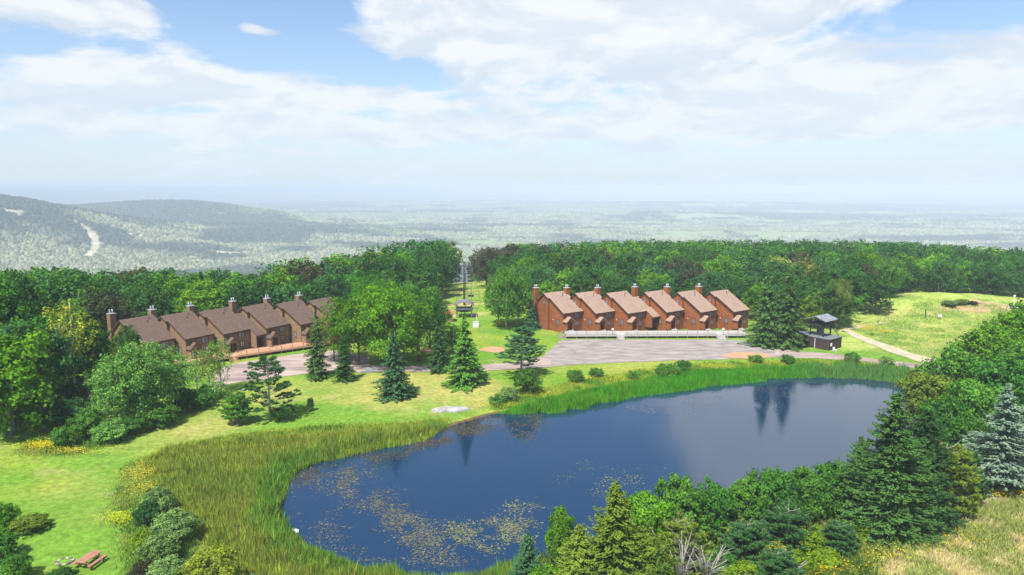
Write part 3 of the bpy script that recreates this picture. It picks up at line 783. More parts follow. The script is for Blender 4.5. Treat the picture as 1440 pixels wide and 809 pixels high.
LIB = {}
def lib(k, lst): LIB[k] = lst
def mk_round(k, seeds, tr='bark', trr=0.016, stems=1, th=0.8, **kw):
    out = []
    for s in seeds:
        c, L = round_crown(s, **kw); out.append((c, trunk_mesh(s + 500, L, tr, trr, th, stems=stems)))
    lib(k, out)
mk_round('broadleaf', range(1, 8), n=6200, leaf=0.034, z0=0.02, R=0.37, lobes=30, lobe_r=(0.20, 0.34), flat=.85, lv=1.3)
mk_round('oak', range(21, 25), n=15000, leaf=0.024, z0=0.04, R=0.50, lobes=40, lobe_r=(0.17, 0.30), flat=0.85, squash=0.8)
mk_round('aspen', range(31, 35), tr='bark_pale', trr=0.008, n=10500, leaf=0.024, z0=0.03, R=0.29, lobes=34, lobe_r=(0.26, 0.42), th=.9)
mk_round('birch', range(41, 44), tr='bark_pale', trr=0.011, n=2600, leaf=0.026, z0=0.14, R=0.22, lobes=22, lobe_r=(0.30, 0.5), th=0.97)
mk_round('shrub', range(51, 56), tr='bark_grey', trr=0.02, stems=5, th=0.7, n=3600, leaf=0.085, z0=0.0, R=0.62, lobes=16, lobe_r=(0.26, 0.5), tufts=7, tuft_r=.3)
mk_round('bush', range(61, 65), tr='bark_grey', trr=0.014, stems=6, th=0.75, n=11000, leaf=0.050, z0=0.0, R=0.52, lobes=34, lobe_r=(0.18, 0.36), tufts=9, tuft_r=.27)
mk_round('thicket', range(71, 75), tr='bark_grey', trr=0.014, stems=4, th=0.8, n=16000, leaf=0.036, z0=0.0, R=0.42, lobes=42, lobe_r=(0.18, 0.34), tufts=11, tuft_r=.25)
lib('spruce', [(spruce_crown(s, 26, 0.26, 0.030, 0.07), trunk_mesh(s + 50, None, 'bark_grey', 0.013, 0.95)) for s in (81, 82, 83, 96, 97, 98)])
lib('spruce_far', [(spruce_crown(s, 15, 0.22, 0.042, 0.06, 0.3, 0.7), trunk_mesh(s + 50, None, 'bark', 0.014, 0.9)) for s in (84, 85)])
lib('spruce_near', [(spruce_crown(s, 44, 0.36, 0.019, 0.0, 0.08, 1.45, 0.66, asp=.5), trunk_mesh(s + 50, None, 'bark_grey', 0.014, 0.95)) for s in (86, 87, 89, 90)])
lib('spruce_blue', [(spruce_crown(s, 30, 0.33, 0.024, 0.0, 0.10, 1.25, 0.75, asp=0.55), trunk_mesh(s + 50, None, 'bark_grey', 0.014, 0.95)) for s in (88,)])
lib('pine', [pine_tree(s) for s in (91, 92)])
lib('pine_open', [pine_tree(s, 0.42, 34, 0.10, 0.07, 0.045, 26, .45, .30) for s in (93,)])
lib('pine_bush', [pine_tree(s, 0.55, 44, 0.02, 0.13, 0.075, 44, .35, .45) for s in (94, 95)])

G = dict(mid=(0.060, 0.195, 0.028), dark=(0.044, 0.138, 0.026), deep=(0.036, 0.098, 0.032), bright=(0.105, 0.265, 0.018), lime=(0.20, 0.34, 0.02),
         yellow=(0.26, 0.33, 0.035), blue=(0.058, 0.170, 0.048), aspen=(0.15, 0.34, 0.075), grey=(0.19, 0.33, 0.10), olive=(0.135, 0.215, 0.028), brown=(0.065, 0.078, 0.042),
         pale=(0.17, 0.26, 0.06), spruce=(0.068, 0.158, 0.040), bluegreen=(0.058, 0.165, 0.075), silver=(0.17, 0.27, 0.215), fresh=(0.092, 0.245, 0.034), pine=(0.052, 0.145, 0.042))
TREES = []
def tree(kind, name, pos, h, w, color, label, cat='tree', group=None, variant=None, rz=None, sink=0.0):
    lst = LIB[kind]; k = (len(TREES) if variant is None else variant) % len(lst); cm, tm = lst[k]
    rz = random.uniform(0, 6.28) if rz is None else rz
    r_ = empty(name, (pos[0], pos[1], pos[2] - sink), rz, label, cat, group)
    r_.scale = (h * w * random.uniform(.93, 1.07), h * w * random.uniform(.93, 1.07), h)
    c = link('crown' if cat != 'shrub' else 'foliage', cm, r_); c.color = (*color, 1)
    link('trunk' if cat != 'shrub' else 'stem', tm, r_)
    TREES.append((pos[0], pos[1], h, w)); return r_
def col(name, rnd=0.12):
    c = G[name]; k = 1 + random.uniform(-rnd, rnd); return (c[0] * k * (1 + random.uniform(-rnd, rnd)), c[1] * k, c[2] * k * (1 + random.uniform(-rnd, rnd)))
def ptree(kind, name, u, v, hpx, w, cname, label, cat='tree', group=None, **kw):
    p = place(u, v); f = to_px(*p)[2]; h = hpx * f / 955.0
    return tree(kind, name, p, h, w, col(cname, .04), label, cat, group, **kw)

# --- single trees, each set where it stands on the ground
# (kind, name, u, v, height px, width factor, colour, label, category, group)
HAND = [
 ('oak', 'broadleaf_tree', 548, 517, 128, .82, 'bright', 'tallest bright green broadleaf tree on the lawn between the two townhouse rows', 'tree', 'broadleaf trees by the middle of the road'),
 ('oak', 'broadleaf_tree', 505, 514, 112, .80, 'bright', 'broad bright green tree left of the tallest one, trunk at the gravel edge', 'tree', 'broadleaf trees by the middle of the road'),
 ('oak', 'broadleaf_tree', 588, 508, 112, .80, 'fresh', 'spreading green tree right of the tallest one, over the road', 'tree', 'broadleaf trees by the middle of the road'),
 ('oak', 'broadleaf_tree', 470, 508, 72, .85, 'pale', 'pale feathery tree in front of the last brown townhouse', 'tree', 'broadleaf trees by the middle of the road'),
 ('oak', 'broadleaf_tree', 525, 492, 112, .75, 'mid', 'mid green tree behind the tallest bright one', 'tree', 'broadleaf trees by the middle of the road'),
 ('oak', 'broadleaf_tree', 605, 490, 82, .70, 'mid', 'green tree left of the red roofed shed', 'tree', 'broadleaf trees by the middle of the road'),
 ('oak', 'broadleaf_tree', 568, 505, 58, .85, 'lime', 'low lime green tree behind the dark green spruce', 'tree', 'broadleaf trees by the middle of the road'),
 ('oak', 'broadleaf_tree', 636, 497, 44, .7, 'mid', 'small dark leafy tree below the lift station', 'tree', None),
 ('spruce', 'spruce_tree', 447, 531, 94, .74, 'spruce', 'slim dark spruce with bare pale trunk at the left gravel edge', 'tree', 'spruces on the lawn'),
 ('spruce', 'spruce_tree', 485, 536, 70, .86, 'dark', 'short broad dark spruce just right of the slim one', 'tree', 'spruces on the lawn'),
 ('spruce', 'spruce_tree', 555, 559, 98, 1.0, 'bluegreen', 'blue green spruce with skirts down to the lawn', 'tree', 'spruces on the lawn'),
 ('spruce', 'spruce_tree', 655, 541, 102, 1.05, 'fresh', 'full green spruce with short trunk in front of the lift station', 'tree', 'spruces on the lawn'),
 ('spruce', 'spruce_tree', 618, 521, 82, .8, 'deep', 'dark spruce standing by the puddled road', 'tree', 'spruces on the lawn'),
 ('pine', 'pine_tree', 733, 531, 74, 1.35, 'bluegreen', 'spreading blue green pine at the pond end of the lawn', 'tree', None),
 ('pine_open', 'pine_tree', 380, 591, 93, 1.02, 'pine', 'open pine with visible grey trunk on the lawn', 'tree', None),
 ('pine_bush', 'pine_tree', 334, 596, 47, .85, 'fresh', 'small dense pine left of the open pine', 'tree', None),
 ('shrub', 'bush', 398, 592, 24, .85, 'dark', 'dark green bush at the foot of the open pine', 'shrub', None),
 ('pine_bush', 'sapling', 437, 578, 20, .5, 'pine', 'tiny pine sapling alone on the dry lawn', 'tree', None),
 ('aspen', 'cottonwood_tree', 712, 463, 92, .95, 'fresh', 'pale trunked leafy tree left of the red townhouses', 'tree', 'trees left of the red townhouses'),
 ('aspen', 'cottonwood_tree', 728, 458, 84, .95, 'mid', 'leafy tree between pale trunked tree and red townhouses', 'tree', 'trees left of the red townhouses'),
 ('aspen', 'cottonwood_tree', 702, 456, 66, .9, 'fresh', 'shorter leafy tree at the lift run edge', 'tree', 'trees left of the red townhouses'),
 ('spruce', 'spruce_tree', 746, 463, 58, .8, 'bluegreen', 'small spruce touching the first red townhouse', 'tree', None),
 ('bush', 'bush', 704, 460, 12, 1.2, 'yellow', 'yellowish bush at the foot of the pale trunked trees', 'shrub', None),
 ('spruce', 'spruce_tree', 1075, 487, 112, .80, 'spruce', 'dark spruce right of the red townhouses', 'tree', 'spruces beside the dark hut'),
 ('spruce', 'spruce_tree', 1106, 488, 108, .95, 'spruce', 'wide dark spruce overhanging the dark hut', 'tree', 'spruces beside the dark hut'),
 ('aspen', 'broadleaf_tree', 1143, 462, 56, .9, 'lime', 'vivid lime green tree behind the hut', 'tree', None),
 ('oak', 'broadleaf_tree', 1178, 462, 72, .50, 'pale', 'pale green tree right behind the lookout tower', 'tree', None),
 # left side
 ('thicket', 'broadleaf_tree', 12, 612, 152, .95, 'bright', 'large bright tree at the left edge of the lawn', 'tree', None),
 ('birch', 'birch_tree', 106, 552, 132, .95, 'yellow', 'sparse yellowing birch with bare pale branches', 'tree', None),
 ('birch', 'birch_tree', 92, 560, 110, .95, 'pale', 'thin pale birch leaning beside the yellowing one', 'tree', None),
 ('thicket', 'broadleaf_tree', 52, 575, 128, .85, 'blue', 'blue green tree behind the large bright tree', 'tree', None),
 ('thicket', 'broadleaf_tree', -8, 540, 165, .8, 'mid', 'tall mid green tree cut by the left edge', 'tree', None),
 ('thicket', 'broadleaf_tree', 36, 520, 146, .8, 'dark', 'tall dark green tree rising highest at the far left', 'tree', None),
 ('bush', 'bush', 1085, 800, 40, 1.1, 'yellow', 'yellow green bush between the low pines', 'shrub', 'lime bushes on the near slope'),
 ('bush', 'bush', 1120, 812, 40, 1.1, 'lime', 'lime bush right of the low pine with bare limbs', 'shrub', 'lime bushes on the near slope'),
 ('thicket', 'broadleaf_tree', 70, 548, 110, .85, 'mid', 'mid green tree left of the yellowing birch', 'tree', None),
 ('thicket', 'broadleaf_tree', 128, 540, 84, .9, 'dark', 'dark tree right behind the yellowing birch', 'tree', None),
 ('thicket', 'broadleaf_tree', 20, 560, 110, .95, 'blue', 'blue green tree at the left edge behind the large bright tree', 'tree', None),
 ('bush', 'bush', 110, 566, 30, 1.2, 'mid', 'bush at the foot of the yellowing birch', 'shrub', None),
 ('bush', 'bush', 145, 545, 34, 1.2, 'fresh', 'bush between the birch and the first brown townhouse', 'shrub', None),
 ('bush', 'bush', 30, 585, 44, 1.2, 'dark', 'dark bush under the left edge trees', 'shrub', None),
 ('aspen', 'aspen_tree', 172, 604, 112, .95, 'aspen', 'leftmost tall aspen of the clump before the brown townhouses', 'tree', 'aspens in the clump'),
 ('aspen', 'aspen_tree', 196, 598, 122, .95, 'aspen', 'second aspen from the left in the clump', 'tree', 'aspens in the clump'),
 ('aspen', 'aspen_tree', 217, 590, 118, .95, 'aspen', 'tallest aspen in the middle of the clump', 'tree', 'aspens in the clump'),
 ('aspen', 'aspen_tree', 240, 580, 96, .95, 'aspen', 'aspen at the right of the clump, darker green', 'tree', 'aspens in the clump'),
 ('aspen', 'aspen_tree', 205, 580, 105, .9, 'aspen', 'aspen at the back of the clump', 'tree', 'aspens in the clump'),
 ('aspen', 'aspen_tree', 152, 590, 84, .9, 'aspen', 'short aspen at the left back of the clump', 'tree', 'aspens in the clump'),
 ('broadleaf', 'broadleaf_tree', 182, 520, 66, .62, 'mid', 'small tree hiding the first brown townhouse', 'tree', None),
 ('broadleaf', 'broadleaf_tree', 163, 520, 50, .62, 'olive', 'olive tree left of the one hiding the first brown townhouse', 'tree', None),
 ('birch', 'birch_tree', 278, 556, 66, .9, 'grey', 'leftmost small birch before the brown townhouses', 'tree', 'small birches before the parking'),
 ('birch', 'birch_tree', 296, 556, 72, .9, 'pale', 'middle small birch with white trunk', 'tree', 'small birches before the parking'),
 ('birch', 'birch_tree', 312, 551, 78, .9, 'fresh', 'rightmost small birch beside the parking', 'tree', 'small birches before the parking'),
 ('shrub', 'bush', 285, 574, 32, .85, 'mid', 'round green bush at the foot of the birches', 'shrub', None),
 ('shrub', 'bush', 300, 560, 24, 1.1, 'grey', 'grey green bush under the middle birch', 'shrub', None),
 ('bush', 'bush', 258, 580, 38, .9, 'dark', 'dark bush right of the aspens', 'shrub', None),
 ('bush', 'bush', 95, 602, 46, 1.1, 'blue', 'large blue green bush left of the aspens', 'shrub', 'bushes at the left lawn edge'),
 ('bush', 'bush', 60, 608, 30, 1.0, 'lime', 'low lime bush at the left lawn edge', 'shrub', 'bushes at the left lawn edge'),
 ('bush', 'bush', 128, 618, 46, .95, 'fresh', 'bush between the blue green one and the aspens', 'shrub', 'bushes at the left lawn edge'),
 ('bush', 'bush', 90, 632, 36, .8, 'fresh', 'fresh green bush above the yellow flowers', 'shrub', 'bushes at the left lawn edge'),
 ('bush', 'bush', 158, 622, 34, 1.2, 'aspen', 'bush at the lawn corner below the aspens', 'shrub', 'bushes at the left lawn edge'),
 ('bush', 'bush', 35, 596, 34, 1.3, 'bright', 'bright bush beneath the large bright tree', 'shrub', 'bushes at the left lawn edge'),
 ('bush', 'bush', 190, 610, 30, 1.2, 'fresh', 'low bush under the second aspen', 'shrub', 'bushes at the left lawn edge'),
 ('bush', 'bush', 228, 600, 34, 1.2, 'fresh', 'low bush under the right aspens', 'shrub', 'bushes at the left lawn edge'),
 # bottom left shrubs beside the marsh
 ('bush', 'willow_bush', 222, 722, 38, 1.05, 'grey', 'top grey green willow beside the marsh', 'shrub', 'willows beside the marsh'),
 ('bush', 'willow_bush', 205, 738, 34, .9, 'blue', 'small dark willow at the lawn side', 'shrub', 'willows beside the marsh'),
 ('bush', 'willow_bush', 248, 762, 48, 1.15, 'grey', 'wide grey willow in the middle of the bushes', 'shrub', 'willows beside the marsh'),
 ('bush', 'willow_bush', 228, 790, 44, 1.1, 'grey', 'grey willow above the golden bush', 'shrub', 'willows beside the marsh'),
 ('bush', 'bush', 202, 775, 30, .9, 'lime', 'lime green bush at the lawn side of the willows', 'shrub', 'willows beside the marsh'),
 ('bush', 'bush', 296, 838, 70, 1.05, 'yellow', 'golden green bush at the bottom edge', 'shrub', None),
 ('bush', 'willow_bush', 240, 830, 50, 1.1, 'grey', 'grey bush left of the golden bush', 'shrub', 'willows beside the marsh'),
 ('bush', 'bush', 200, 820, 34, .9, 'brown', 'dark brownish bush at the bottom edge', 'shrub', None),
 ('bush', 'willow_bush', 352, 850, 44, .9, 'grey', 'silvery bush right of the golden bush', 'shrub', 'willows beside the marsh'),
 ('bush', 'bush', 45, 746, 24, 1.9, 'olive', 'olive mound of brush on the left lawn', 'shrub', None),
 ('bush', 'bush', 6, 748, 46, .75, 'bright', 'bright bush at the left edge above the picnic table', 'shrub', None),
 ('bush', 'bush', 2, 790, 46, .9, 'mid', 'green bush in the bottom left corner', 'shrub', None),
 ('bush', 'bush', 25, 815, 40, .9, 'fresh', 'fresh bush at the bottom left edge', 'shrub', None),
 ('bush', 'bush', 88, 822, 26, 1.4, 'dark', 'dark bush below the fire ring', 'shrub', None),
 # shore of the far bank
 ('bush', 'bush', 742, 553, 36, .95, 'fresh', 'round green bush under the spreading pine', 'shrub', 'bushes along the far shore'),
 ('shrub', 'bush', 716, 563, 20, 1.0, 'grey', 'grey bush below the spreading pine', 'shrub', 'bushes along the far shore'),
 ('shrub', 'bush', 700, 570, 16, 1.2, 'fresh', 'low bush above the muddy bank', 'shrub', 'bushes along the far shore'),
 ('shrub', 'bush', 811, 538, 20, .85, 'fresh', 'bush on the bank below the parking, leftmost', 'shrub', 'bushes along the far shore'),
 ('shrub', 'bush', 838, 531, 14, 1.1, 'mid', 'low bush on the bank, second from the left', 'shrub', 'bushes along the far shore'),
 ('shrub', 'bush', 890, 535, 14, .9, 'fresh', 'small bush amid yellow flowers', 'shrub', 'bushes along the far shore'),
 ('shrub', 'bush', 935, 531, 20, 1.2, 'fresh', 'wide bush on the far bank', 'shrub', 'bushes along the far shore'),
 ('shrub', 'bush', 959, 524, 19, .95, 'mid', 'bush at the parking edge', 'shrub', 'bushes along the far shore'),
 ('shrub', 'bush', 1108, 513, 15, 1.0, 'mid', 'bush on the bank below the spruces', 'shrub', 'bushes along the far shore'),
 ('shrub', 'bush', 1198, 511, 17, .9, 'mid', 'bush on the bank right of the hut', 'shrub', 'bushes along the far shore'),
 ('shrub', 'bush', 1246, 514, 14, 1.0, 'grey', 'grey green bush at the reed edge near the road', 'shrub', 'bushes along the far shore'),
 ('shrub', 'bush', 1063, 511, 12, 1.2, 'fresh', 'low bush below the orange dirt', 'shrub', 'bushes along the far shore'),
 # right woods
 ('thicket', 'broadleaf_tree', 1300, 612, 92, .9, 'olive', 'olive green tree at the right end of the pond', 'tree', 'trees at the right pond end'),
 ('thicket', 'broadleaf_tree', 1345, 590, 105, .95, 'fresh', 'leafy tree where the road meets the right wood', 'tree', 'trees at the right pond end'),
 ('thicket', 'broadleaf_tree', 1385, 560, 105, 1.0, 'bright', 'bright crown in the right wood above the road end', 'tree', 'trees at the right pond end'),
 ('thicket', 'broadleaf_tree', 1425, 545, 112, 1.0, 'bright', 'bright crown at the right edge', 'tree', 'trees at the right pond end'),
 ('thicket', 'broadleaf_tree', 1360, 630, 100, .95, 'fresh', 'leafy crown above the blue spruce', 'tree', 'trees at the right pond end'),
 ('thicket', 'broadleaf_tree', 1410, 610, 118, .95, 'mid', 'mid green crown behind the blue spruce', 'tree', 'trees at the right pond end'),
 ('thicket', 'broadleaf_tree', 1445, 590, 120, .95, 'fresh', 'crown at the right edge behind the second blue spruce', 'tree', 'trees at the right pond end'),
 ('thicket', 'broadleaf_tree', 1322, 655, 105, .85, 'mid', 'dark green tree left of the blue spruce', 'tree', 'trees at the right pond end'),
 ('thicket', 'broadleaf_tree', 1460, 530, 110, 1.0, 'bright', 'crown cut by the right edge below the mound', 'tree', 'trees at the right pond end'),
 ('spruce_blue', 'blue_spruce', 1402, 692, 156, 1.0, 'silver', 'large silvery blue spruce at the right', 'tree', 'blue spruces'),
 ('spruce_blue', 'blue_spruce', 1452, 668, 145, .85, 'silver', 'second blue spruce cut by the right edge', 'tree', 'blue spruces'),
 ('spruce_near', 'spruce_tree', 1248, 752, 206, .80, 'spruce', 'largest dark spruce on the near shore', 'tree', 'dark conifers on the near shore'),
 ('spruce_near', 'spruce_tree', 1204, 735, 126, .80, 'spruce', 'dark spruce left of the largest one', 'tree', 'dark conifers on the near shore'),
 ('spruce_near', 'spruce_tree', 1288, 735, 165, .9, 'deep', 'tall dark spruce right of the largest one', 'tree', 'dark conifers on the near shore'),
 ('pine_bush', 'pine_tree', 1322, 728, 112, .75, 'olive', 'olive pine between dark spruces and blue spruce', 'tree', 'dark conifers on the near shore'),
 ('pine_bush', 'pine_tree', 1354, 712, 84, .60, 'pine', 'small rounded pine at the blue spruce', 'tree', 'dark conifers on the near shore'),
 # near shore thicket
 ('spruce_near', 'spruce_tree', 742, 835, 92, .82, 'bluegreen', 'small blue green spruce at the bottom edge', 'tree', None),
 ('spruce_near', 'spruce_tree', 862, 850, 182, .95, 'olive', 'tall olive conifer at the bottom of the pond', 'tree', None),
 ('spruce_near', 'spruce_tree', 812, 850, 120, 1.05, 'olive', 'olive conifer left of the tall one', 'tree', None),
 ('thicket', 'birch_sapling', 787, 800, 96, .5, 'bright', 'thin bright sapling against the water', 'tree', None),
 ('thicket', 'broadleaf_tree', 905, 800, 112, .8, 'bright', 'bright leafy tree right of the tall olive conifer', 'tree', 'trees on the near shore'),
 ('thicket', 'broadleaf_tree', 955, 775, 112, .75, 'fresh', 'rounded fresh tree rising over the water', 'tree', 'trees on the near shore'),
 ('thicket', 'broadleaf_tree', 1000, 765, 92, .85, 'mid', 'mid green tree in the middle of the near shore', 'tree', 'trees on the near shore'),
 ('thicket', 'broadleaf_tree', 1045, 755, 90, .85, 'fresh', 'fresh tree near the middle of the shore thicket', 'tree', 'trees on the near shore'),
 ('thicket', 'broadleaf_tree', 1085, 745, 90, .9, 'mid', 'tree with dense round crown on the shore thicket', 'tree', 'trees on the near shore'),
 ('thicket', 'broadleaf_tree', 1130, 735, 82, .9, 'fresh', 'tree just left of the dark conifers', 'tree', 'trees on the near shore'),
 ('thicket', 'broadleaf_tree', 1168, 730, 86, .85, 'mid', 'tree touching the dark conifers', 'tree', 'trees on the near shore'),
 ('bush', 'bush', 1000, 760, 66, 1.0, 'pale', 'pale flowering bush in the shore thicket', 'shrub', None),
 ('pine_bush', 'pine_tree', 952, 806, 84, .95, 'olive', 'olive pine with reddish edge at the bottom', 'tree', 'low pines on the near slope'),
 ('pine_bush', 'pine_tree', 1048, 795, 66, 1.0, 'pine', 'dark low pine in the near slope middle', 'tree', 'low pines on the near slope'),
 ('pine_bush', 'pine_tree', 1105, 780, 72, .95, 'pine', 'dark rounded pine above the lime bushes', 'tree', 'low pines on the near slope'),
 ('pine_bush', 'pine_tree', 1090, 830, 60, 1.0, 'pine', 'low pine with bare grey limbs at the bottom edge', 'tree', 'low pines on the near slope'),
 ('pine_bush', 'pine_tree', 1178, 782, 50, .95, 'pine', 'small pine at the meadow edge', 'tree', 'low pines on the near slope'),
 ('bush', 'bush', 1135, 785, 48, .8, 'lime', 'upright lime green bush at the bottom', 'shrub', 'lime bushes on the near slope'),
 ('bush', 'bush', 1162, 802, 34, .9, 'lime', 'lime bush beside the dry meadow', 'shrub', 'lime bushes on the near slope'),
 ('bush', 'bush', 1040, 835, 44, 1.2, 'lime', 'wide lime bush cut by the bottom edge', 'shrub', 'lime bushes on the near slope'),
 ('bush', 'bush', 1205, 762, 26, 1.1, 'lime', 'low lime bush under the dark conifers', 'shrub', 'lime bushes on the near slope'),
 ('bush', 'bush', 1310, 742, 26, 1.3, 'bright', 'bright low bush under the tall dark spruce', 'shrub', 'lime bushes on the near slope'),
 ('bush', 'bush', 1265, 762, 22, 1.6, 'bright', 'low green bush at the foot of the largest spruce', 'shrub', 'lime bushes on the near slope'),
 ('bush', 'bush', 1010, 812, 40, 1.0, 'mid', 'green bush between bare branches and lime bush', 'shrub', None),
 ('thicket', 'broadleaf_tree', 905, 850, 110, .9, 'olive', 'olive green tree at the bottom edge beside bare branches', 'tree', None),
 ('bush', 'bush', 770, 850, 58, .9, 'bright', 'bright bush right of the small blue green spruce', 'shrub', None),
]
for h in HAND:
    ptree(h[0], h[1], h[2], h[3], h[4], h[5], h[6], h[7], h[8], h[9])

for i_, (u_, v_, h_, c_) in enumerate([(1335, 430, 9, 'mid'), (1352, 428, 9, 'grey'), (1368, 429, 8, 'brown'), (1226, 472, 6, 'fresh')]):
    ptree('bush', 'bush', u_, v_, h_ * random.uniform(.6, 1.0), random.uniform(1.2, 2.4), dict(fresh='lime', mid='grey', olive='yellow', grey='pale').get(c_, c_), 'low scrubby bush on the grassy mound', 'shrub', 'scrubby bushes on the mound')
# bare grey branches among the near bushes
def bare_shrub(u, v, hpx, label, seed, spread=.5):
    rng = np.random.default_rng(seed); p = place(u, v); f = to_px(*p)[2]; h = hpx * f / 955
    r_ = empty('dead_shrub', p, 0, label, 'dead shrub', 'bare grey shrubs on the near slope')
    for j in range(14):
        mb = MB(); a = rng.uniform(0, 6.28); s = rng.uniform(.1, spread) * h
        p0 = np.array([rng.uniform(-.4, .4), rng.uniform(-.4, .4), -.1]); p1 = p0 + [math.cos(a) * s * .4, math.sin(a) * s * .4, h * .5]; p2 = p0 + [math.cos(a) * s, math.sin(a) * s, h * rng.uniform(.75, 1)]
        mb.tube([p0, p1, p2], [.06, .045, .02], 5)
        for _ in range(5):
            q = p0 + (p2 - p0) * rng.uniform(.35, .9); b_ = a + rng.uniform(-1.3, 1.3); l_ = h * rng.uniform(.15, .35)
            mb.tube([q, q + [math.cos(b_) * l_ * .8, math.sin(b_) * l_ * .8, l_ * .5]], [.018, .006], 4)
        mb.build('branch', M['bark_grey'], r_, True)
bare_shrub(958, 838, 96, 'fan of bare grey stems under the reddish pine', 1, .55)
bare_shrub(992, 826, 72, 'bare grey stems right of the larger fan', 5, .6)
bare_shrub(1040, 770, 36, 'pale dead twigs in the middle of the thicket', 2, .8)
bare_shrub(1098, 822, 40, 'dead grey limbs at the bottom below the low pine', 3, .9)
bare_shrub(1172, 772, 30, 'small dead twigs beside the meadow', 4, .8)

# --- forest belt, individual trees
FOR_CAND = []
def in_forest(x, y):
    c = x + 0.071 * y          # distance from the lift line
    u, v, f = to_px(x, y, 0)
    if y > 440: return None
    if c > 8.5:
        fr = np.interp(x, [-12, 0, 8, 50, 58, 66, 78, 85, 96, 108, 122, 150, 200], [245, 200, 181, 181, 174, 166, 161, 167, 177, 189, 204, 214, 220])
        if y > fr: return ('right', y - fr)
    if c < -8.0:
        if y < 190 and x > -40: return None
        fr = np.interp(x, [-150, -110, -98, -90, -82, -74, -66, -54, -42, -20], [84, 92, 104, 120, 142, 152, 160, 170, 184, 200])
        if y > fr: return ('left', y - fr)
    return None
cell = 7.4
gx = np.arange(-230, 240, cell); gy = np.arange(90, 440, cell)
for iy, y0 in enumerate(gy):
    for x0 in gx:
        x = x0 + random.uniform(-2.4, 2.4) + (cell / 2 if iy % 2 else 0); y = y0 + random.uniform(-2.4, 2.4)
        w_ = in_forest(x, y)
        if not w_: continue
        w_, dep = w_
        z = float(H(np.array([x]), np.array([y]))[0]); h = (random.uniform(8.5, 12.5) + min(max(dep, 0) * .11, 4.8)) * (1.0 if w_ == 'right' else 1.20)
        u, v, f = to_px(x, y, z + h)
        if u < -60 or u > 1500: continue
        FOR_CAND.append((y, x, z, h, u, v, f, w_))
FOR_CAND.sort()
hor = np.full(1700, 2000.0); kept = []
for y, x, z, h, u, v, f, w_ in FOR_CAND:
    a = int(np.clip(u - 4 * FPX / f * .6 + 100, 0, 1699)); b_ = int(np.clip(u + 4 * FPX / f * .6 + 100, 1, 1700))
    seg = hor[a:b_ + 1]
    vis = (seg - v).max()
    if vis > -1.0: kept.append((vis * (b_ - a) + 40 * 0, y, x, z, h, u, w_))
    core_a, core_b = int(a + (b_ - a) * .2), int(b_ - (b_ - a) * .2) + 1
    hor[core_a:core_b] = np.minimum(hor[core_a:core_b], v + 0.22 * h * FPX / f)
kept.sort(key=lambda t_: -t_[0])
print('forest candidates', len(FOR_CAND), 'kept', len(kept))
PAL = [('mid', 'mid green', .34), ('dark', 'dark green', .26), ('bright', 'bright green', .10), ('blue', 'blue green', .14), ('brown', 'brownish dark', .07), ('pale', 'pale green', .05), ('fresh', 'fresh green', .04)]
def where(x, y, u, w_):
    if w_ == 'left':
        if u < 150: return 'in the wood at the far left'
        if u < 450: return 'in the wood behind the brown townhouses'
        return 'in the wood left of the chairlift'
    if u < 745: return 'in the wood right of the chairlift'
    if u < 1060: return 'in the wood behind the red townhouses'
    if u < 1200: return 'in the wood behind the dark hut'
    return 'in the wood beyond the grassy mound'
stuff_pts = []
for i, (s_, y, x, z, h, u, w_) in enumerate(kept):
    q = (fbm(np.array(x / 22.0), np.array(y / 22.0), 99, 2) * 0.6 + random.random() * 0.55) % 1.0
    acc = 0
    for nm, word, pr in PAL:
        acc += pr
        if q < acc: break
    c = x + 0.071 * y
    if w_ == 'right' and c < 22 and 235 < y < 330 : nm, word = 'brown', 'brownish dark'
    con = random.random() < 0.07
    W_ = where(x, y, u, w_)
    if i < 285:
        if con: tree('spruce_far', 'spruce_tree', (x, y, z), h * 1.05, 1.0, col('deep'), f'dark pointed conifer {W_}', 'tree', f'conifers {W_}')
        else:
            tall = nm in ('fresh',)
            tree('aspen' if tall else 'broadleaf', 'broadleaf_tree', (x, y, z), h, random.uniform(.92, 1.15), col(nm), f'{word} broadleaf tree {W_}', 'tree', f'{word} trees {W_}')
    else: stuff_pts.append((x, y, z, h, nm))
def pts_stuff(pts, name, label):
    """the rest of the wood: one object of leaf clumps"""
    Vs, Cs, n0 = [], [], 0
    base = []
    for k in (1, 3, 5):
        c, L = round_crown(k, n=2600, leaf=0.040, z0=0.14, R=0.36)
        co = np.empty(len(c.vertices) * 3, np.float32); c.vertices.foreach_get('co', co); base.append(co.reshape(-1, 3))
    for i, (x, y, z, h, nm) in enumerate(pts):
        b_ = base[i % 3]; a = random.uniform(0, 6.28); ca, sa = math.cos(a), math.sin(a)
        V = np.stack([(b_[:, 0] * ca - b_[:, 1] * sa) * h + x, (b_[:, 0] * sa + b_[:, 1] * ca) * h + y, b_[:, 2] * h + z], 1)
        Vs.append(V); cc = np.array(col(nm)); r1 = np.repeat(RNG.uniform(.6, 1.35, len(b_) // 4), 4)[:, None]
        Cs.append(cc * r1)
    V = np.concatenate(Vs); F = np.arange(len(V)).reshape(-1, 4)
    tag(link(name, np_mesh(name, V, F, M['tint'], col=np.concatenate(Cs))), label, 'forest', kind='stuff')
if stuff_pts: pts_stuff(stuff_pts[:420], 'woodland', 'rest of the leafy wood on the slope behind the townhouses')

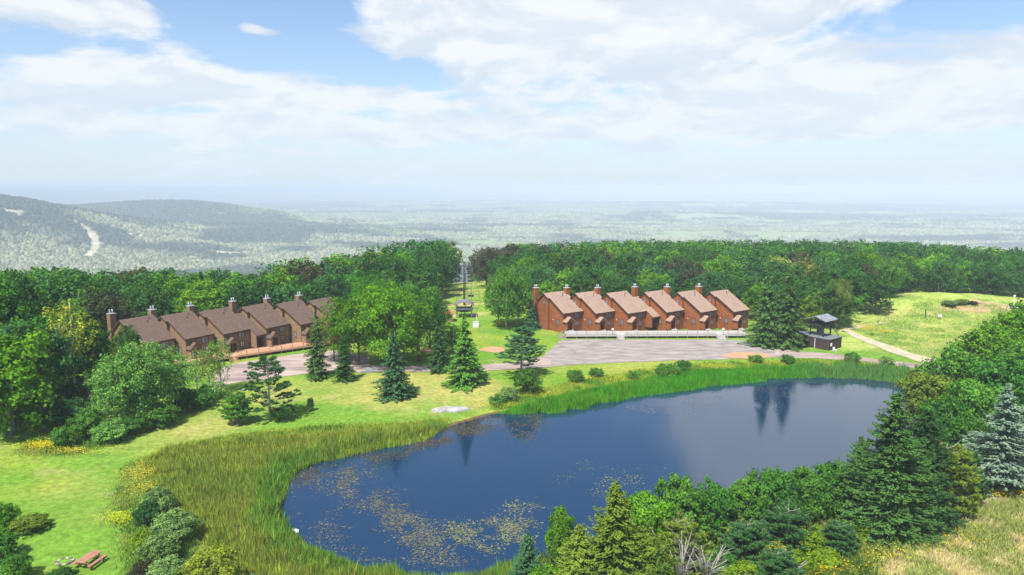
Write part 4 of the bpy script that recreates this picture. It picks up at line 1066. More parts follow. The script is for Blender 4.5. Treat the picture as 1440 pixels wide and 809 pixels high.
# ------------------------------------------------------------------ reeds, meadow grass, flowers (uncountable)
def sample_poly(poly, n, rng):
    P = np.array(poly); out = []
    lo, hi = P.min(0), P.max(0)
    while sum(map(len, out)) < n:
        q = rng.uniform(lo, hi, (n * 2, 2)); q = q[poly_sd(q[:, 0], q[:, 1], poly) < 0]; out.append(q)
    return np.concatenate(out)[:n]
def blades(x, y, h, w, colr, rng, lean=.18, base_drop=.02):
    n = len(x); z = H(x, y); z = np.maximum(z, WATER_Z - .05) - base_drop
    a = rng.uniform(0, 6.283, n); l = rng.normal(0, lean, (n, 2)) * h[:, None]
    dx, dy = np.cos(a) * w, np.sin(a) * w
    V = np.stack([np.stack([x - dx, y - dy, z], 1), np.stack([x + dx, y + dy, z], 1),
                  np.stack([x + l[:, 0] * .4 + dx * .7, y + l[:, 1] * .4 + dy * .7, z + h * .6], 1),
                  np.stack([x + l[:, 0], y + l[:, 1], z + h], 1)], 1).reshape(-1, 3)
    return V, np.arange(4 * n).reshape(n, 4), np.repeat(colr, 4, 0)
def build_reeds():
    rng = np.random.default_rng(3); Vs, Fs, Cs = [], [], []; off = 0
    for poly, n, zone in ((REED_A, 150000, 'a'), (REED_B, 95000, 'b')):
        p = sample_poly(poly, n, rng); x, y = p[:, 0] + rng.normal(0, .25, n), p[:, 1] + rng.normal(0, .25, n)
        pd = pond_sd(x, y); nn = fbm(x / 5, y / 5, 111, 4); n2 = fbm(x / 1.6, y / 1.6, 117, 2)
        keep = (pd > -1.2 + (nn - .5) * 5 + (n2 - .5) * 2) & (rng.random(n) < .35 + 1.3 * n2); x, y, pd, nn, n2 = (q[keep] for q in (x, y, pd, nn, n2)); n = len(x)
        edge = -poly_sd(x, y, poly)
        if zone == 'a':
            green = np.array([0.15, 0.34, 0.035]); ol = np.array([0.30, 0.38, 0.05]); yel = np.array([0.38, 0.46, 0.05])
            g_ = smooth((5.5 - pd + (nn - .5) * 8) / 4)[:, None]; c = ol * (1 - g_) + green * g_
            far_y = smooth((y - 84) / 6)[:, None] * .55; c = c * (1 - far_y) + yel * far_y
            e_ = smooth((3.0 - edge + (nn - .5) * 3) / 3)[:, None] * smooth((pd - 4) / 4)[:, None] * .8; c = c * (1 - e_) + yel * e_
            t_ = (smooth((nn - .45) / .15) * .5)[:, None]; c = c * (1 - t_) + np.array([0.17, 0.28, .04]) * t_
            h = (1.25 + .5 * smooth((6 - pd) / 5)) * rng.uniform(.65, 1.15, n) * (.8 + .4 * n2)
        else:
            c = np.tile([0.075, 0.33, 0.012], (n, 1)); e_ = smooth((nn - .5) / .15)[:, None]; c = c * (1 - e_ * .5) + np.array([0.15, .35, .02]) * e_ * .5
            fr = smooth((x - 50) / 15)[:, None]; c = c * (1 - fr) + np.array([.12, .29, .06]) * fr
            h = 1.35 * rng.uniform(.65, 1.15, n) * (.8 + .4 * n2) * (1 + .35 * smooth((x - 55) / 15))
        h *= .40 + .60 * smooth((edge + (n2 - .5) * 1.6) / 1.8); h *= np.where(rng.random(n) < .06, 1.3, 1.0)
        c = c * rng.uniform(.55, 1.45, (n, 1)) * (.75 + .5 * fbm(x / .9, y / .9, 119, 2))[:, None]; br = rng.random(n) < (.10 if zone == 'a' else .02); c[br] = [0.34, 0.25, .08]
        V, F, C = blades(x, y, h, rng.uniform(.022, .05, n), c, rng, .10)
        Vs.append(V); Fs.append(F + off); Cs.append(C); off += len(V)
    tag(link('reeds', np_mesh('reeds', np.concatenate(Vs), np.concatenate(Fs), M['tint'], col=np.concatenate(Cs))), 'tall reeds and cattails growing round the pond', 'reeds', kind='stuff')
build_reeds()
def build_grass():
    rng = np.random.default_rng(4); Vs, Fs, Cs = [], [], []; off = 0
    MEAD = w_poly([(1165, 860), (1185, 790), (1215, 768), (1290, 752), (1350, 735), (1375, 700), (1470, 680), (1600, 700), (1600, 900), (1165, 900)])
    HILL = w_poly([(1195, 462), (1230, 450), (1262, 440), (1290, 426), (1350, 424), (1400, 428), (1440, 430), (1440, 470), (1370, 505), (1300, 503), (1240, 482)])
    BANK = w_poly([(690, 578), (720, 563), (770, 546), (820, 536), (900, 522), (1000, 512), (1100, 508), (1200, 509), (1260, 514), (1250, 522), (1100, 517), (960, 526), (880, 540), (800, 556), (740, 572)])
    BANK2 = w_poly([(195, 700), (205, 650), (235, 630), (330, 614), (430, 603), (560, 597), (630, 590), (625, 604), (560, 612), (430, 618), (330, 630), (240, 648), (222, 690), (250, 740), (215, 740)])
    SIDE = w_poly([(175, 800), (160, 700), (175, 660), (205, 640), (225, 690), (260, 740), (300, 800), (360, 860), (180, 860)])
    SHORE = w_poly([(700, 830), (760, 790), (900, 760), (1050, 745), (1180, 715), (1260, 770), (1180, 860), (700, 880)])
    LEFT = w_poly([(20, 640), (60, 600), (140, 600), (210, 600), (150, 628), (100, 640), (60, 642)])
    for poly, n, hh, c1, c2, w in ((MEAD, 60000, .50, (.62, .54, .26), (.32, .38, .10), .03), (HILL, 40000, .40, (.46, .50, .16), (.27, .40, .08), .05), (BANK, 36000, .55, (.34, .42, .05), (.14, .32, .03), .04),
                                (BANK2, 36000, .55, (.34, .42, .05), (.20, .34, .04), .04), (SIDE, 26000, .45, (.32, .40, .08), (.20, .34, .06), .03), (SHORE, 40000, .9, (.22, .30, .05), (.12, .22, .03), .04), (LEFT, 12000, .5, (.34, .38, .08), (.16, .30, .04), .04)):
        p = sample_poly(poly, n, rng); x, y = p[:, 0] + rng.normal(0, .5, n), p[:, 1] + rng.normal(0, .5, n)
        keep = pond_sd(x, y) > -.3; x, y = x[keep], y[keep]; n = len(x)
        nn = fbm(x / 3, y / 3, 131, 4); t_ = smooth((nn - .42) / .16)[:, None]
        c = (np.array(c1) * (1 - t_) + np.array(c2) * t_) * rng.uniform(.7, 1.35, (n, 1))
        h = hh * rng.uniform(.4, 1.2, n) * (.5 + nn)
        V, F, C = blades(x, y, h, np.full(n, w), c, rng, .3)
        Vs.append(V); Fs.append(F + off); Cs.append(C); off += len(V)
    tag(link('meadow_grass', np_mesh('meadow_grass', np.concatenate(Vs), np.concatenate(Fs), M['tint'], col=np.concatenate(Cs))), 'rough tall meadow grass on the banks and slopes', 'grass', kind='stuff')
build_grass()
def build_flowers():
    rng = np.random.default_rng(6); C_, N_, S_, K_ = [], [], [], []
    # (u, v, radius px-ish metres, count, colour, height)
    for u, v, rx, ry, n, cc, hh in [(62, 633, 2.4, 1.2, 900, (.62, .53, .02), 1.1), (98, 638, 2.8, .9, 450, (.50, .44, .04), .8), (130, 640, 3.2, .7, 250, (.42, .42, .05), .6), (100, 622, 1.2, .6, 260, (.62, .53, .02), 1.4), (170, 632, 3, .6, 100, (.4, .4, .05), .5),
                            (215, 665, 3.4, 3.0, 1300, (.50, .44, .05), .6), (172, 735, 1.8, 1.2, 700, (.40, .48, .02), .8), (205, 690, 2, 2, 300, (.45, .42, .05), .6),
                            (715, 573, 6, 1.2, 900, (.45, .42, .03), .6), (760, 556, 6, 1.5, 700, (.40, .42, .03), .6), (860, 536, 9, 1.8, 1500, (.50, .46, .03), .7), (930, 524, 12, 1.2, 900, (.42, .42, .03), .6), (1000, 518, 10, 1.2, 900, (.50, .46, .03), .7),
                            (1080, 512, 12, .8, 700, (.45, .43, .03), .6), (1160, 511, 12, .8, 500, (.42, .42, .03), .6), (1290, 526, 9, .5, 500, (.60, .40, .02), .8), (1330, 530, 4, .5, 300, (.60, .40, .02), .8),
                            (1222, 463, 2.2, 1.4, 500, (.65, .45, .01), .7), (1245, 468, 2.0, 1.2, 250, (.6, .45, .02), .6),
                            (1400, 700, 6, 1.0, 1400, (.60, .47, .01), .9), (1440, 690, 5, 1.2, 900, (.60, .47, .01), .9), (1300, 762, 7, 3, 350, (.55, .42, .03), .6), (1215, 785, 5, 2, 450, (.55, .45, .03), .7), (1390, 760, 12, 6, 260, (.60, .45, .05), .5),
                            (1150, 810, 4, 2, 600, (.60, .42, .01), 1.0), (1070, 830, 5, 2, 700, (.55, .50, .02), 1.2), (660, 548, 6, 2, 30, (.5, .5, .1), .2), (320, 660, 3, 3, 30, (.4, .4, .1), 1.2), (470, 592, 9, 1.4, 300, (.33, .38, .03), .5), (570, 590, 8, 1.2, 300, (.33, .38, .03), .5)]:
        p = place(u, v); x = p[0] + rng.normal(0, rx * .55, n); y = p[1] + rng.normal(0, ry * .55, n); k = pond_sd(x, y) > .5; x, y = x[k], y[k]; n = len(x)
        z = H(x, y) + hh * rng.uniform(.5, 1.1, n)
        C_.append(np.stack([x, y, z], 1)); K_.append(np.array(cc) * rng.uniform(.75, 1.2, (n, 1)))
    C_ = np.concatenate(C_); K_ = np.concatenate(K_)
    V, F = diamonds(C_, np.tile([0, -.3, 1.0], (len(C_), 1)), .13, .8, rng, .5)
    tag(link('wildflowers', np_mesh('wildflowers', V, F, M['tint'], col=np.repeat(K_, 4, 0))), 'yellow goldenrod and other wildflowers on the banks and meadow', 'wildflowers', kind='stuff')
build_flowers()
def build_lily():
    rng = np.random.default_rng(8); Cs, Ks = [], []
    zones = [  # px polygon, count, density threshold, colour
        ([(402, 690), (440, 655), (520, 650), (560, 700), (640, 760), (700, 775), (640, 800), (520, 790), (430, 755)], 9000, .50, (.23, .23, .15)),
        ([(472, 660), (500, 655), (505, 690), (560, 715), (620, 745), (640, 790), (600, 790), (540, 735), (480, 700)], 4200, .36, (.26, .25, .13)),
        ([(625, 735), (680, 728), (760, 735), (740, 760), (690, 775), (640, 765)], 3400, .42, (.32, .33, .13)),
        ([(700, 712), (740, 704), (765, 712), (740, 722), (705, 722)], 500, .45, (.33, .33, .15)),
        ([(828, 690), (860, 668), (905, 655), (925, 660), (880, 685), (845, 700)], 600, .50, (.30, .32, .16)),
        ([(780, 680), (830, 650), (860, 655), (820, 670)], 160, .5, (.30, .32, .16)),
        ([(585, 628), (600, 612), (640, 596), (690, 583), (690, 605), (655, 615), (610, 628)], 3400, .36, (.20, .15, .055)),
        ([(700, 586), (765, 583), (770, 600), (745, 622), (715, 612)], 1700, .40, (.22, .18, .07)),
        ([(505, 640), (590, 620), (625, 605), (610, 625), (560, 645), (520, 652)], 1600, .44, (.20, .16, .07)),
        ([(402, 672), (440, 655), (455, 668), (415, 690)], 700, .40, (.17, .14, .07)),
        ([(1060, 545), (1105, 534), (1150, 534), (1130, 550), (1090, 585), (1065, 565)], 1100, .46, (.24, .23, .10)),
        ([(860, 575), (900, 562), (1010, 556), (1040, 562), (980, 580), (1000, 590), (900, 580)], 1500, .52, (.32, .33, .25)),
        ([(1150, 532), (1230, 533), (1290, 548), (1320, 570), (1280, 552), (1200, 538)], 900, .45, (.16, .15, .06)),
    ]
    for px, n, th, cc in zones:
        n = int(n * 2.6); dk = .34 if n > 12000 else .5; cc = (cc[0] * .60, cc[1] * .62, cc[2] * .80)
        poly = [rayz(u, v, WATER_Z)[:2] for u, v in px]; p = sample_poly(poly, n, rng)
        p = p + rng.normal(0, .7, p.shape)
        nn = fbm(p[:, 0] / 2.2, p[:, 1] / 2.2, 141, 4); k = (rng.random(n) < .62 * smooth((nn - th + .12) / .26) * dk) & (pond_sd(p[:, 0], p[:, 1]) < -.1)
        p = p[k]; Cs.append(p); Ks.append(np.array(cc) * rng.uniform(.65, 1.3, (len(p), 1)) * (1 + rng.normal(0, .06, (len(p), 3))))
    P = np.concatenate(Cs); K = np.concatenate(Ks); n = len(P); k = 7
    a = np.arange(k) * 2 * math.pi / k * .94; off = rng.uniform(0, 6.28, n); s = rng.uniform(.035, .09, n) * (1 + .8 * (rng.random(n) < .12))
    V = np.stack([np.stack([P[:, 0] + np.cos(a_ + off) * s, P[:, 1] + np.sin(a_ + off) * s, np.full(n, WATER_Z + .012) + rng.uniform(0, .03, n)], 1) for a_ in a], 1).reshape(-1, 3)
    F = np.arange(k * n).reshape(n, k)
    tag(link('lily_pads', np_mesh('lily_pads', V, F, M['tint'], col=np.repeat(K, k, 0))), 'drifts of small water lily pads floating on the pond', 'lily pads', kind='stuff')
build_lily()

# ------------------------------------------------------------------ townhouses
RIDGE_Y, RIDGE_Z, EAVE_Z, DEPTH, WID = 6.6, 8.9, 5.0, 11.5, 6.3
sl = (RIDGE_Z - EAVE_Z) / RIDGE_Y; sb = 0.84
def slab(mb, x0, x1, y0, z0, y1, z1, t_=.2):
    mb.prism_x([(y0, z0), (y1, z1), (y1, z1 + t_), (y0, z0 + t_)], x0, x1)
def townhouse(p, rz, sty, label, group, annex=False, door_open=False):
    wall, roof, trim = (M['red_siding'], M['red_roof'], M['trim_dark']) if sty == 'red' else (M['tan_siding'], M['tan_roof'], M['trim_tan'])
    t_ = empty('townhouse', p, rz, label, 'townhouse', group)
    mb = MB(); zb = RIDGE_Z - (DEPTH - RIDGE_Y) * sb
    mb.prism_x([(0, -1.2), (0, EAVE_Z), (RIDGE_Y, RIDGE_Z), (DEPTH, zb), (DEPTH, -1.2)], 0, WID)
    y0, y1 = 5.1, 9.1
    mb.prism_x([(y0, 0), (y0, RIDGE_Z - (RIDGE_Y - y0) * sl - .004), (RIDGE_Y, RIDGE_Z - .004), (y1, RIDGE_Z - (y1 - RIDGE_Y) * sb - .004), (y1, 0)], -.6, 0.05)
    if annex:
        mb.prism_x([(-2.1, .9), (-2.1, 3.7), (4.6, RIDGE_Z - (RIDGE_Y - 4.6) * sl - .25), (6.2, 7.0), (6.2, .9)], WID - .02, WID + .18)
        mb.box(WID + .18, WID + 2.4, .2, 4, 0, 4.6)
    mb.build('wall', wall, t_)
    rf = MB(); e = .003
    slab(rf, -.28, WID - .12, -.45, EAVE_Z - .45 * sl + e, RIDGE_Y, RIDGE_Z + e)
    slab(rf, -.28, WID - .12, DEPTH + .3, zb - .3 * sb + e, RIDGE_Y, RIDGE_Z + e)
    slab(rf, -.85, -.28, y0 - .15, RIDGE_Z - (RIDGE_Y - y0 + .15) * sl, RIDGE_Y, RIDGE_Z)
    slab(rf, -.85, -.28, y1 + .2, RIDGE_Z - (y1 + .2 - RIDGE_Y) * sb, RIDGE_Y, RIDGE_Z)
    if annex:
        slab(rf, WID - .12, WID + 2.6, -2.6, RIDGE_Z - (RIDGE_Y + 2.6) * sl + .03, 4.3, RIDGE_Z - (RIDGE_Y - 4.3) * sl + .03)
        slab(rf, WID - .12, WID + 2.6, 6.5, 6.2, 4.3, RIDGE_Z - (RIDGE_Y - 4.3) * sl + .03)
    ro = rf.build('roof', roof, t_)
    fa = MB()   # rake and eave boards
    fa.box(-.30, WID - .10, -.52, -.452, EAVE_Z - .45 * sl - .12, EAVE_Z - .45 * sl + .19)
    fa.bar((-.32, -.45, EAVE_Z - .45 * sl + .04), (-.32, y0, RIDGE_Z - (RIDGE_Y - y0) * sl + .04), .06, .3)
    fa.bar((-.89, y0 - .15, RIDGE_Z - (RIDGE_Y - y0 + .15) * sl + .04), (-.89, RIDGE_Y, RIDGE_Z + .04), .06, .28)
    fa.bar((-.89, y1 + .2, RIDGE_Z - (y1 + .2 - RIDGE_Y) * sb + .04), (-.89, RIDGE_Y, RIDGE_Z + .04), .06, .28)
    if annex:
        fa.box(WID - .1, WID + 2.62, -2.67, -2.602, RIDGE_Z - (RIDGE_Y + 2.6) * sl - .1, RIDGE_Z - (RIDGE_Y + 2.6) * sl + .22)
    fa.build('fascia', trim, ro)
    ch = MB().box(-.75, .45, 9.9, 11.1, -1, 9.9).build('chimney', wall, t_)
    cp = MB().box(-.80, .50, 9.85, 11.15, 9.9, 10.02); cp.build('cap', M['metal'], ch)
    for dx in (-.42, .12):
        MB().tube([(dx, 10.5, 10.08), (dx, 10.5, 10.62)], .12, 10).tube([(dx, 10.5, 10.62), (dx, 10.5, 10.75)], .16, 10).build('flue', M['metal'], ch, True)
    for vx, vy in ((3.9, 4.9), (4.6, 5.6)): MB().tube([(vx, vy, EAVE_Z + vy * sl), (vx, vy, EAVE_Z + vy * sl + .62)], .09, 8).build('vent', M['trim_dark'], ro, True)
    def window(ax, c, z0, z1, a0, a1):
        """ax 'y': in front plane y=c; ax 'x': in side plane x=c"""
        f = MB(); w = .09
        def bx(mb_, a, b_, zz0, zz1, d0, d1):
            if ax == 'y': mb_.box(a, b_, c - d1, c - d0, zz0, zz1)
            else: mb_.box(c - d1, c - d0, a, b_, zz0, zz1)
        bx(f, a0, a0 + w, z0, z1, -.02, .06); bx(f, a1 - w, a1, z0, z1, -.02, .06); bx(f, a0 + w, a1 - w, z0, z0 + w, -.02, .06); bx(f, a0 + w, a1 - w, z1 - w, z1, -.02, .06)
        if a1 - a0 > .9: bx(f, (a0 + a1) / 2 - .04, (a0 + a1) / 2 + .04, z0 + w, z1 - w, -.02, .05)
        fo = f.build('window', trim, t_)
        g_ = MB(); bx(g_, a0 + w, a1 - w, z0 + w, z1 - w, -.02, .025); g_.build('pane', M['glass'], fo)
    window('y', 0, 3.2, 4.6, 3.5, 5.1); window('y', 0, 1.4, 2.6, 3.8, 5.0)
    window('x', 0, 1.8, 3.1, 1.4, 2.25); window('x', -.6, 6.1, 7.4, 6.2, 7.05)
    # porch: gabled hood on two cheek walls with the door set back
    po = MB(); pf, pz = -1.35, .7
    po.box(.12, .27, pf, 0, pz, 3.0); po.box(2.2, 2.35, pf, 0, pz, 3.0)
    po.prism_y([(.12, 2.85), (2.35, 2.85), (2.35, 3.0), (1.235, 3.95), (.12, 3.0)], pf, pf + .12)
    po.box(.27, .5, pf, pf + .1, pz, 2.85); po.box(1.97, 2.2, pf, pf + .1, pz, 2.85)
    pw = po.build('porch', wall, t_)
    pr = MB(); ph = .95 / 1.115
    for sgn_ in (-1, 1):
        xm = 1.235; pr.prism_y([(xm, 3.97), (xm + sgn_ * 1.4, 3.97 - 1.4 * ph), (xm + sgn_ * 1.4, 4.1 - 1.4 * ph), (xm, 4.1)][::sgn_], pf - .25, .0)
    pr.build('porch_roof', roof, pw)
    d_ = MB().box(.75, 1.72, -.06, -.005, pz + .05, 2.85).build('door', M['door'] if not door_open else M['red_siding'], t_)
    MB().box(1.58, 1.64, -.12, -.06, 1.75, 1.85).build('handle', M['metal'], d_)
    MB().tube([(2.55, -.12, 2.5), (2.55, -.12, 2.72)], .09, 8).build('wall_lamp', M['lamp_glass'], t_, True)
    MB().tube([(-.12, 3.6, 2.7), (-.12, 3.6, 2.9)], .08, 8).build('wall_lamp', M['lamp_glass'], t_, True)
    st = MB()
    for k in range(3): st.box(.55, 1.95, pf - .35 - .3 * k, pf - .05 - .3 * k, .0, pz + .2 - .0 * k - .12 * k)
    st.build('porch_step', M['deck_grey'] if sty == 'red' else M['deck_tan'], t_)
    return t_
ANG_R = math.radians(36); ANG_L = math.radians(59)
EV_R = [(792.2, 441.6), (837.8, 441.6), (883.3, 441.6), (937.8, 440.0), (985.6, 440.0), (1032.2, 439.3)]
names_r = ['red townhouse at the left end of the red row, whole side wall showing', 'second red townhouse from the left in the red row', 'third red townhouse from the left, with the long lower roof stepping down to its right',
           'fourth red townhouse from the left, just right of the stepped lower roof', 'fifth red townhouse from the left in the red row', 'red townhouse at the right end of the red row, beside the dark spruce']
def eave_pt(u, v, ang):
    # eave board corner sits at local (-.3,-.45)
    q = rayz(u, v, EAVE_Z - .45 * sl + .15); c, s = math.cos(ang), math.sin(ang)
    return np.array([q[0] - (c * -.3 - s * -.45), q[1] - (s * -.3 + c * -.45), 0.0])
ROW_R = [eave_pt(u, v, ANG_R) for u, v in EV_R]
for i, p in enumerate(ROW_R):
    townhouse(p, ANG_R, 'red', names_r[i], 'red townhouses in the right row', annex=(i == 2), door_open=(i == 0))
EV_L = [(260.9, 477.9), (314.7, 470.8), (374.5, 462.6), (423.3, 457.4)]
L_ = [eave_pt(u, v, ANG_L) for u, v in EV_L]
print('left row', [tuple(np.round(p, 1)) for p in L_], 'right', [tuple(np.round(p, 1)) for p in ROW_R])
st_ = (L_[3] - L_[0] - (L_[2] - L_[1])) / 2
ROW_L = [L_[0] - st_] + L_ + [L_[3] + st_]
names_l = ['brown townhouse at the left end of the brown row, half hidden by trees', 'second brown townhouse from the left, behind the small birches', 'third brown townhouse from the left, with the long lower roof stepping down to its right',
           'fourth brown townhouse from the left, just right of the stepped lower roof', 'fifth brown townhouse from the left in the brown row', 'brown townhouse at the right end of the brown row, partly behind the leafy trees']
for i, p in enumerate(ROW_L):
    townhouse(p, ANG_L, 'tan', names_l[i], 'brown townhouses in the left row', annex=(i == 2))

def walkway(a, b_, depth, sty, label, gaps, stairs, zf=.85, ends=True, back=7.0):
    """raised boardwalk from a to b (front edge), houses behind it"""
    a = np.array(a[:2]); b_ = np.array(b_[:2]); L = float(np.hypot(*(b_ - a))); rz = math.atan2(b_[1] - a[1], b_[0] - a[0])
    dk, rl = (M['deck_grey'], M['rail_grey']) if sty == 'red' else (M['deck_tan'], M['rail_tan'])
    t_ = empty('boardwalk', (a[0], a[1], 0), rz, label, 'boardwalk')
    MB().box(0, L, 0, depth, zf - .12, zf).build('deck', dk, t_)
    MB().box(0, L, -.05, -.003, zf - .34, zf + .004).build('edge_board', dk, t_)
    n = int(L / 2.3); xsn = np.linspace(.05, L - .05, n + 1)
    def gap(x): return any(g0 < x < g1 for g0, g1 in gaps)
    for x in xsn:
        MB().box(x - .05, x + .05, -.003 + .01, .11, -.9, zf + (0.95 if not gap(x) else -.13)).build('post', rl, t_)
    r_ = MB()
    segs = []; s0 = 0
    for g0, g1 in sorted(gaps): segs.append((s0, g0)); s0 = g1
    segs.append((s0, L))
    for s0, s1 in segs:
        for z in (.30, .58): r_.box(s0, s1, .012, .09, zf + z - .035, zf + z + .035)
        r_.box(s0, s1, -.03, .14, zf + .93, zf + 1.0)
    r_.build('railing', rl, t_)
    for (g0, g1) in stairs:
        s_ = MB()
        for k in range(4): s_.box(g0, g1, -.32 * (k + 1), -.32 * k - .052, -.3, zf - .02 - .2 * (k + 1))
        for x in (g0 - .05, g1): s_.bar((x, 0, zf + .9), (x, -1.5, .9), .07, .09); s_.box(x - .04, x + .04, -1.5, -1.4, -.2, .9)
        s_.build('stairs', dk, t_)
    return t_, L
fa_, fb_ = rayz(796, 476.5, 0), rayz(1052, 475.5, 0)
wk, LR = walkway(fa_, fb_, 4.4, 'red', 'long weathered grey boardwalk with railing in front of the red townhouses', [(11.8, 13.6), (35.2, 37.4)], [(11.9, 13.5), (35.3, 37.3)])
for nm, x0, sg in (('stairs', 0, -1), ('stairs', LR, 1)):
    s_ = MB()
    for k in range(4): s_.box(min(x0 + sg * .4 * k + sg * .06, x0 + sg * .4 * (k + 1)), max(x0 + sg * .4 * k + sg * .06, x0 + sg * .4 * (k + 1)), .2, 1.6, -.2, .83 - .2 * (k + 1))
    for y in (.15, 1.65): s_.bar((x0, y, 1.8), (x0 + sg * 1.9, y, .75), .07, .12); s_.bar((x0, y, 1.4), (x0 + sg * 1.9, y, .4), .05, .08); s_.box(x0 + sg * 1.85 - .05, x0 + sg * 1.85 + .05, y - .05, y + .05, -.2, .8)
    s_.build(nm, M['rail_grey'], wk)
# brown row: its boardwalk follows the row
dL = (ROW_L[5] - ROW_L[0]); dL = dL / np.hypot(dL[0], dL[1]); nL = np.array([dL[1], -dL[0], 0])
a_ = ROW_L[0] + nL * 3.6 - dL * 1.0; b_ = ROW_L[5] + nL * 3.6 + dL * 6
walkway(a_, b_, 4.6, 'tan', 'reddish tan boardwalk with railing in front of the brown townhouses', [(15.5, 17.0)], [(15.6, 16.9)])

# ------------------------------------------------------------------ hut with lookout, lift station and chairlift
hp = place(1165.5, 493.5)
HANG = math.atan2(.6, .8)
hut = empty('hut', (hp[0], hp[1], hp[2]), HANG, 'low dark brown flat roofed hut at the right road edge', 'hut')
HW, HD, HH = 5.2, 9.2, 2.35
MB().box(0, HW, 0, HD, -.6, HH).build('wall', M['hut_wall'], hut)
MB().box(-.12, HW + .12, -.12, HD + .12, HH + .003, HH + .16).build('roof', M['hut_roof'], hut)
gd = MB().box(2.2, 4.6, -.05, -.003, .05, 2.0).build('garage_door', M['door'], hut)
MB().box(.5, 1.1, -.09, -.003, .9, 1.6).build('meter_box', M['white'], hut)
MB().box(-.09, -.003, 3.2, 3.3, 0, HH - .1).build('downpipe', M['white'], hut)
tw = empty('lookout_tower', (hp[0] + .8 * 2.6 - .6 * 3.6, hp[1] + .6 * 2.6 + .8 * 3.6, hp[2] + HH + .163), HANG, 'dark open lookout cabin on stilts on top of the hut roof', 'tower')
pz = 2.2
for sx, sy in ((-1.5, -1.5), (1.5, -1.5), (1.5, 1.5), (-1.5, 1.5)): MB().box(sx - .12, sx + .12, sy - .12, sy + .12, 0, pz + 1.45).build('post', M['black_wood'], tw)
MB().box(-.55, .55, -.55, .55, 0, pz).build('core', M['grey_metal'], tw)
MB().box(-1.8, 1.8, -1.8, 1.8, pz, pz + .18).build('platform', M['black_wood'], tw)
pr = MB()
for s in (-1, 1):
    pr.box(-1.8, 1.8, s * 1.8 - .05, s * 1.8 + .05, pz + .18, pz + .62); pr.box(s * 1.8 - .05, s * 1.8 + .05, -1.75, 1.75, pz + .18, pz + .62)
pr.build('parapet', M['black_wood'], tw)
MB().bar((1.5, -1.5, pz), (2.6, -2.9, .05), .14).build('brace', M['black_wood'], tw); MB().bar((1.5, 1.5, pz), (3.0, 1.9, .0), .14).build('brace', M['black_wood'], tw)
MB().prism_x([(-2.5, pz + 1.35), (0, pz + 2.25), (2.5, pz + 1.35), (2.5, pz + 1.5), (0, pz + 2.42), (-2.5, pz + 1.5)], -2.6, 2.6).build('roof', M['slate'], tw)

def chair(p, rz, label):
    t_ = empty('plastic_chair', p, rz, label, 'chair')
    MB().box(-.3, .3, -.3, .3, .42, .48).build('seat', M['white'], t_); MB().box(-.3, .3, .28, .34, .48, 1.0).build('backrest', M['white'], t_)
    for sx in (-.26, .26):
        for sy in (-.26, .26): MB().box(sx - .04, sx + .04, sy - .04, sy + .04, 0, .42).build('leg', M['white'], t_)
chair(place(1174, 495), .5, 'small white chair standing in front of the hut')

# chairlift: terminal, towers, cables, hanging chairs
LX = -0.071
def liftp(y, dx=0.0, dz=0.0):
    x = LX * y; return np.array([x + dx, y, float(H(np.array([x]), np.array([y]))[0]) + dz])
sp0 = liftp(184)
stn = empty('lift_station', sp0, math.atan(-LX), 'grey roofed chairlift top station at the head of the run', 'lift station')
arch = [(2.7 * math.sin(a), 3.0 + 1.5 * math.cos(a)) for a in np.linspace(-1.35, 1.35, 11)]
MB().prism_y(arch + [(x * .95, z - .16) for x, z in arch[::-1]], -2.6, 2.6).build('roof', M['station_roof'], stn)
MB().box(-2.3, 2.3, -2.2, 2.2, 2.1, 2.5).build('machinery', M['steel_dark'], stn)
for sx in (-2.0, 2.0):
    for sy in (-1.9, 1.9): MB().box(sx - .15, sx + .15, sy - .15, sy + .15, -.3, 3.0).build('post', M['grey_metal'], stn)
MB().tube([(0, 0, 1.6), (0, 0, 1.85)], 1.9, 20).build('bullwheel', M['steel_dark'], stn, True)
MB().box(-2.6, 2.6, -2.75, -2.62, 2.45, 2.75).build('sign_board', M['grey_metal'], stn)
def liftz(y): return float(np.interp(y, TY, TZ))
TY = [184, 203, 230, 262, 300, 345]; TZ = [sp0[2] + 1.8] + [liftp(y)[2] + 9.3 for y in TY[1:]]
for k, y in enumerate(TY[1:]):
    p = liftp(y); t_ = empty('lift_tower', p, math.atan(-LX), ['nearest', 'second', 'third', 'fourth', 'farthest'][k] + ' dark steel tower of the chairlift down the run', 'lift tower', 'chairlift towers')
    MB().tube([(0, 0, -.4), (0, 0, 9.7)], [.28, .2], 8).build('mast', M['steel_dark'], t_, True)
    MB().box(-2.2, 2.2, -.1, .1, 9.38, 9.6).build('crossarm', M['steel_dark'], t_)
    for s in (-1, 1): MB().box(s * 2.05 - .1, s * 2.05 + .1, -1.0, 1.0, 9.15, 9.38).build('sheave', M['steel_dark'], t_)
    MB().tube([(.45, .1, 0), (.45, .1, 9.3)], .05, 4).build('ladder', M['steel_dark'], t_)
for s, nm in ((-1, 'left'), (1, 'right')):
    o = MB().tube([(LX * y + s * 2.05, y, z - .2 if i else z) for i, (y, z) in enumerate(zip(TY, TZ))], .07, 5).build('lift_cable', M['steel_dark'])
    tag(o, f'{nm} steel cable of the chairlift', 'cable', 'chairlift cables')
kk = 0
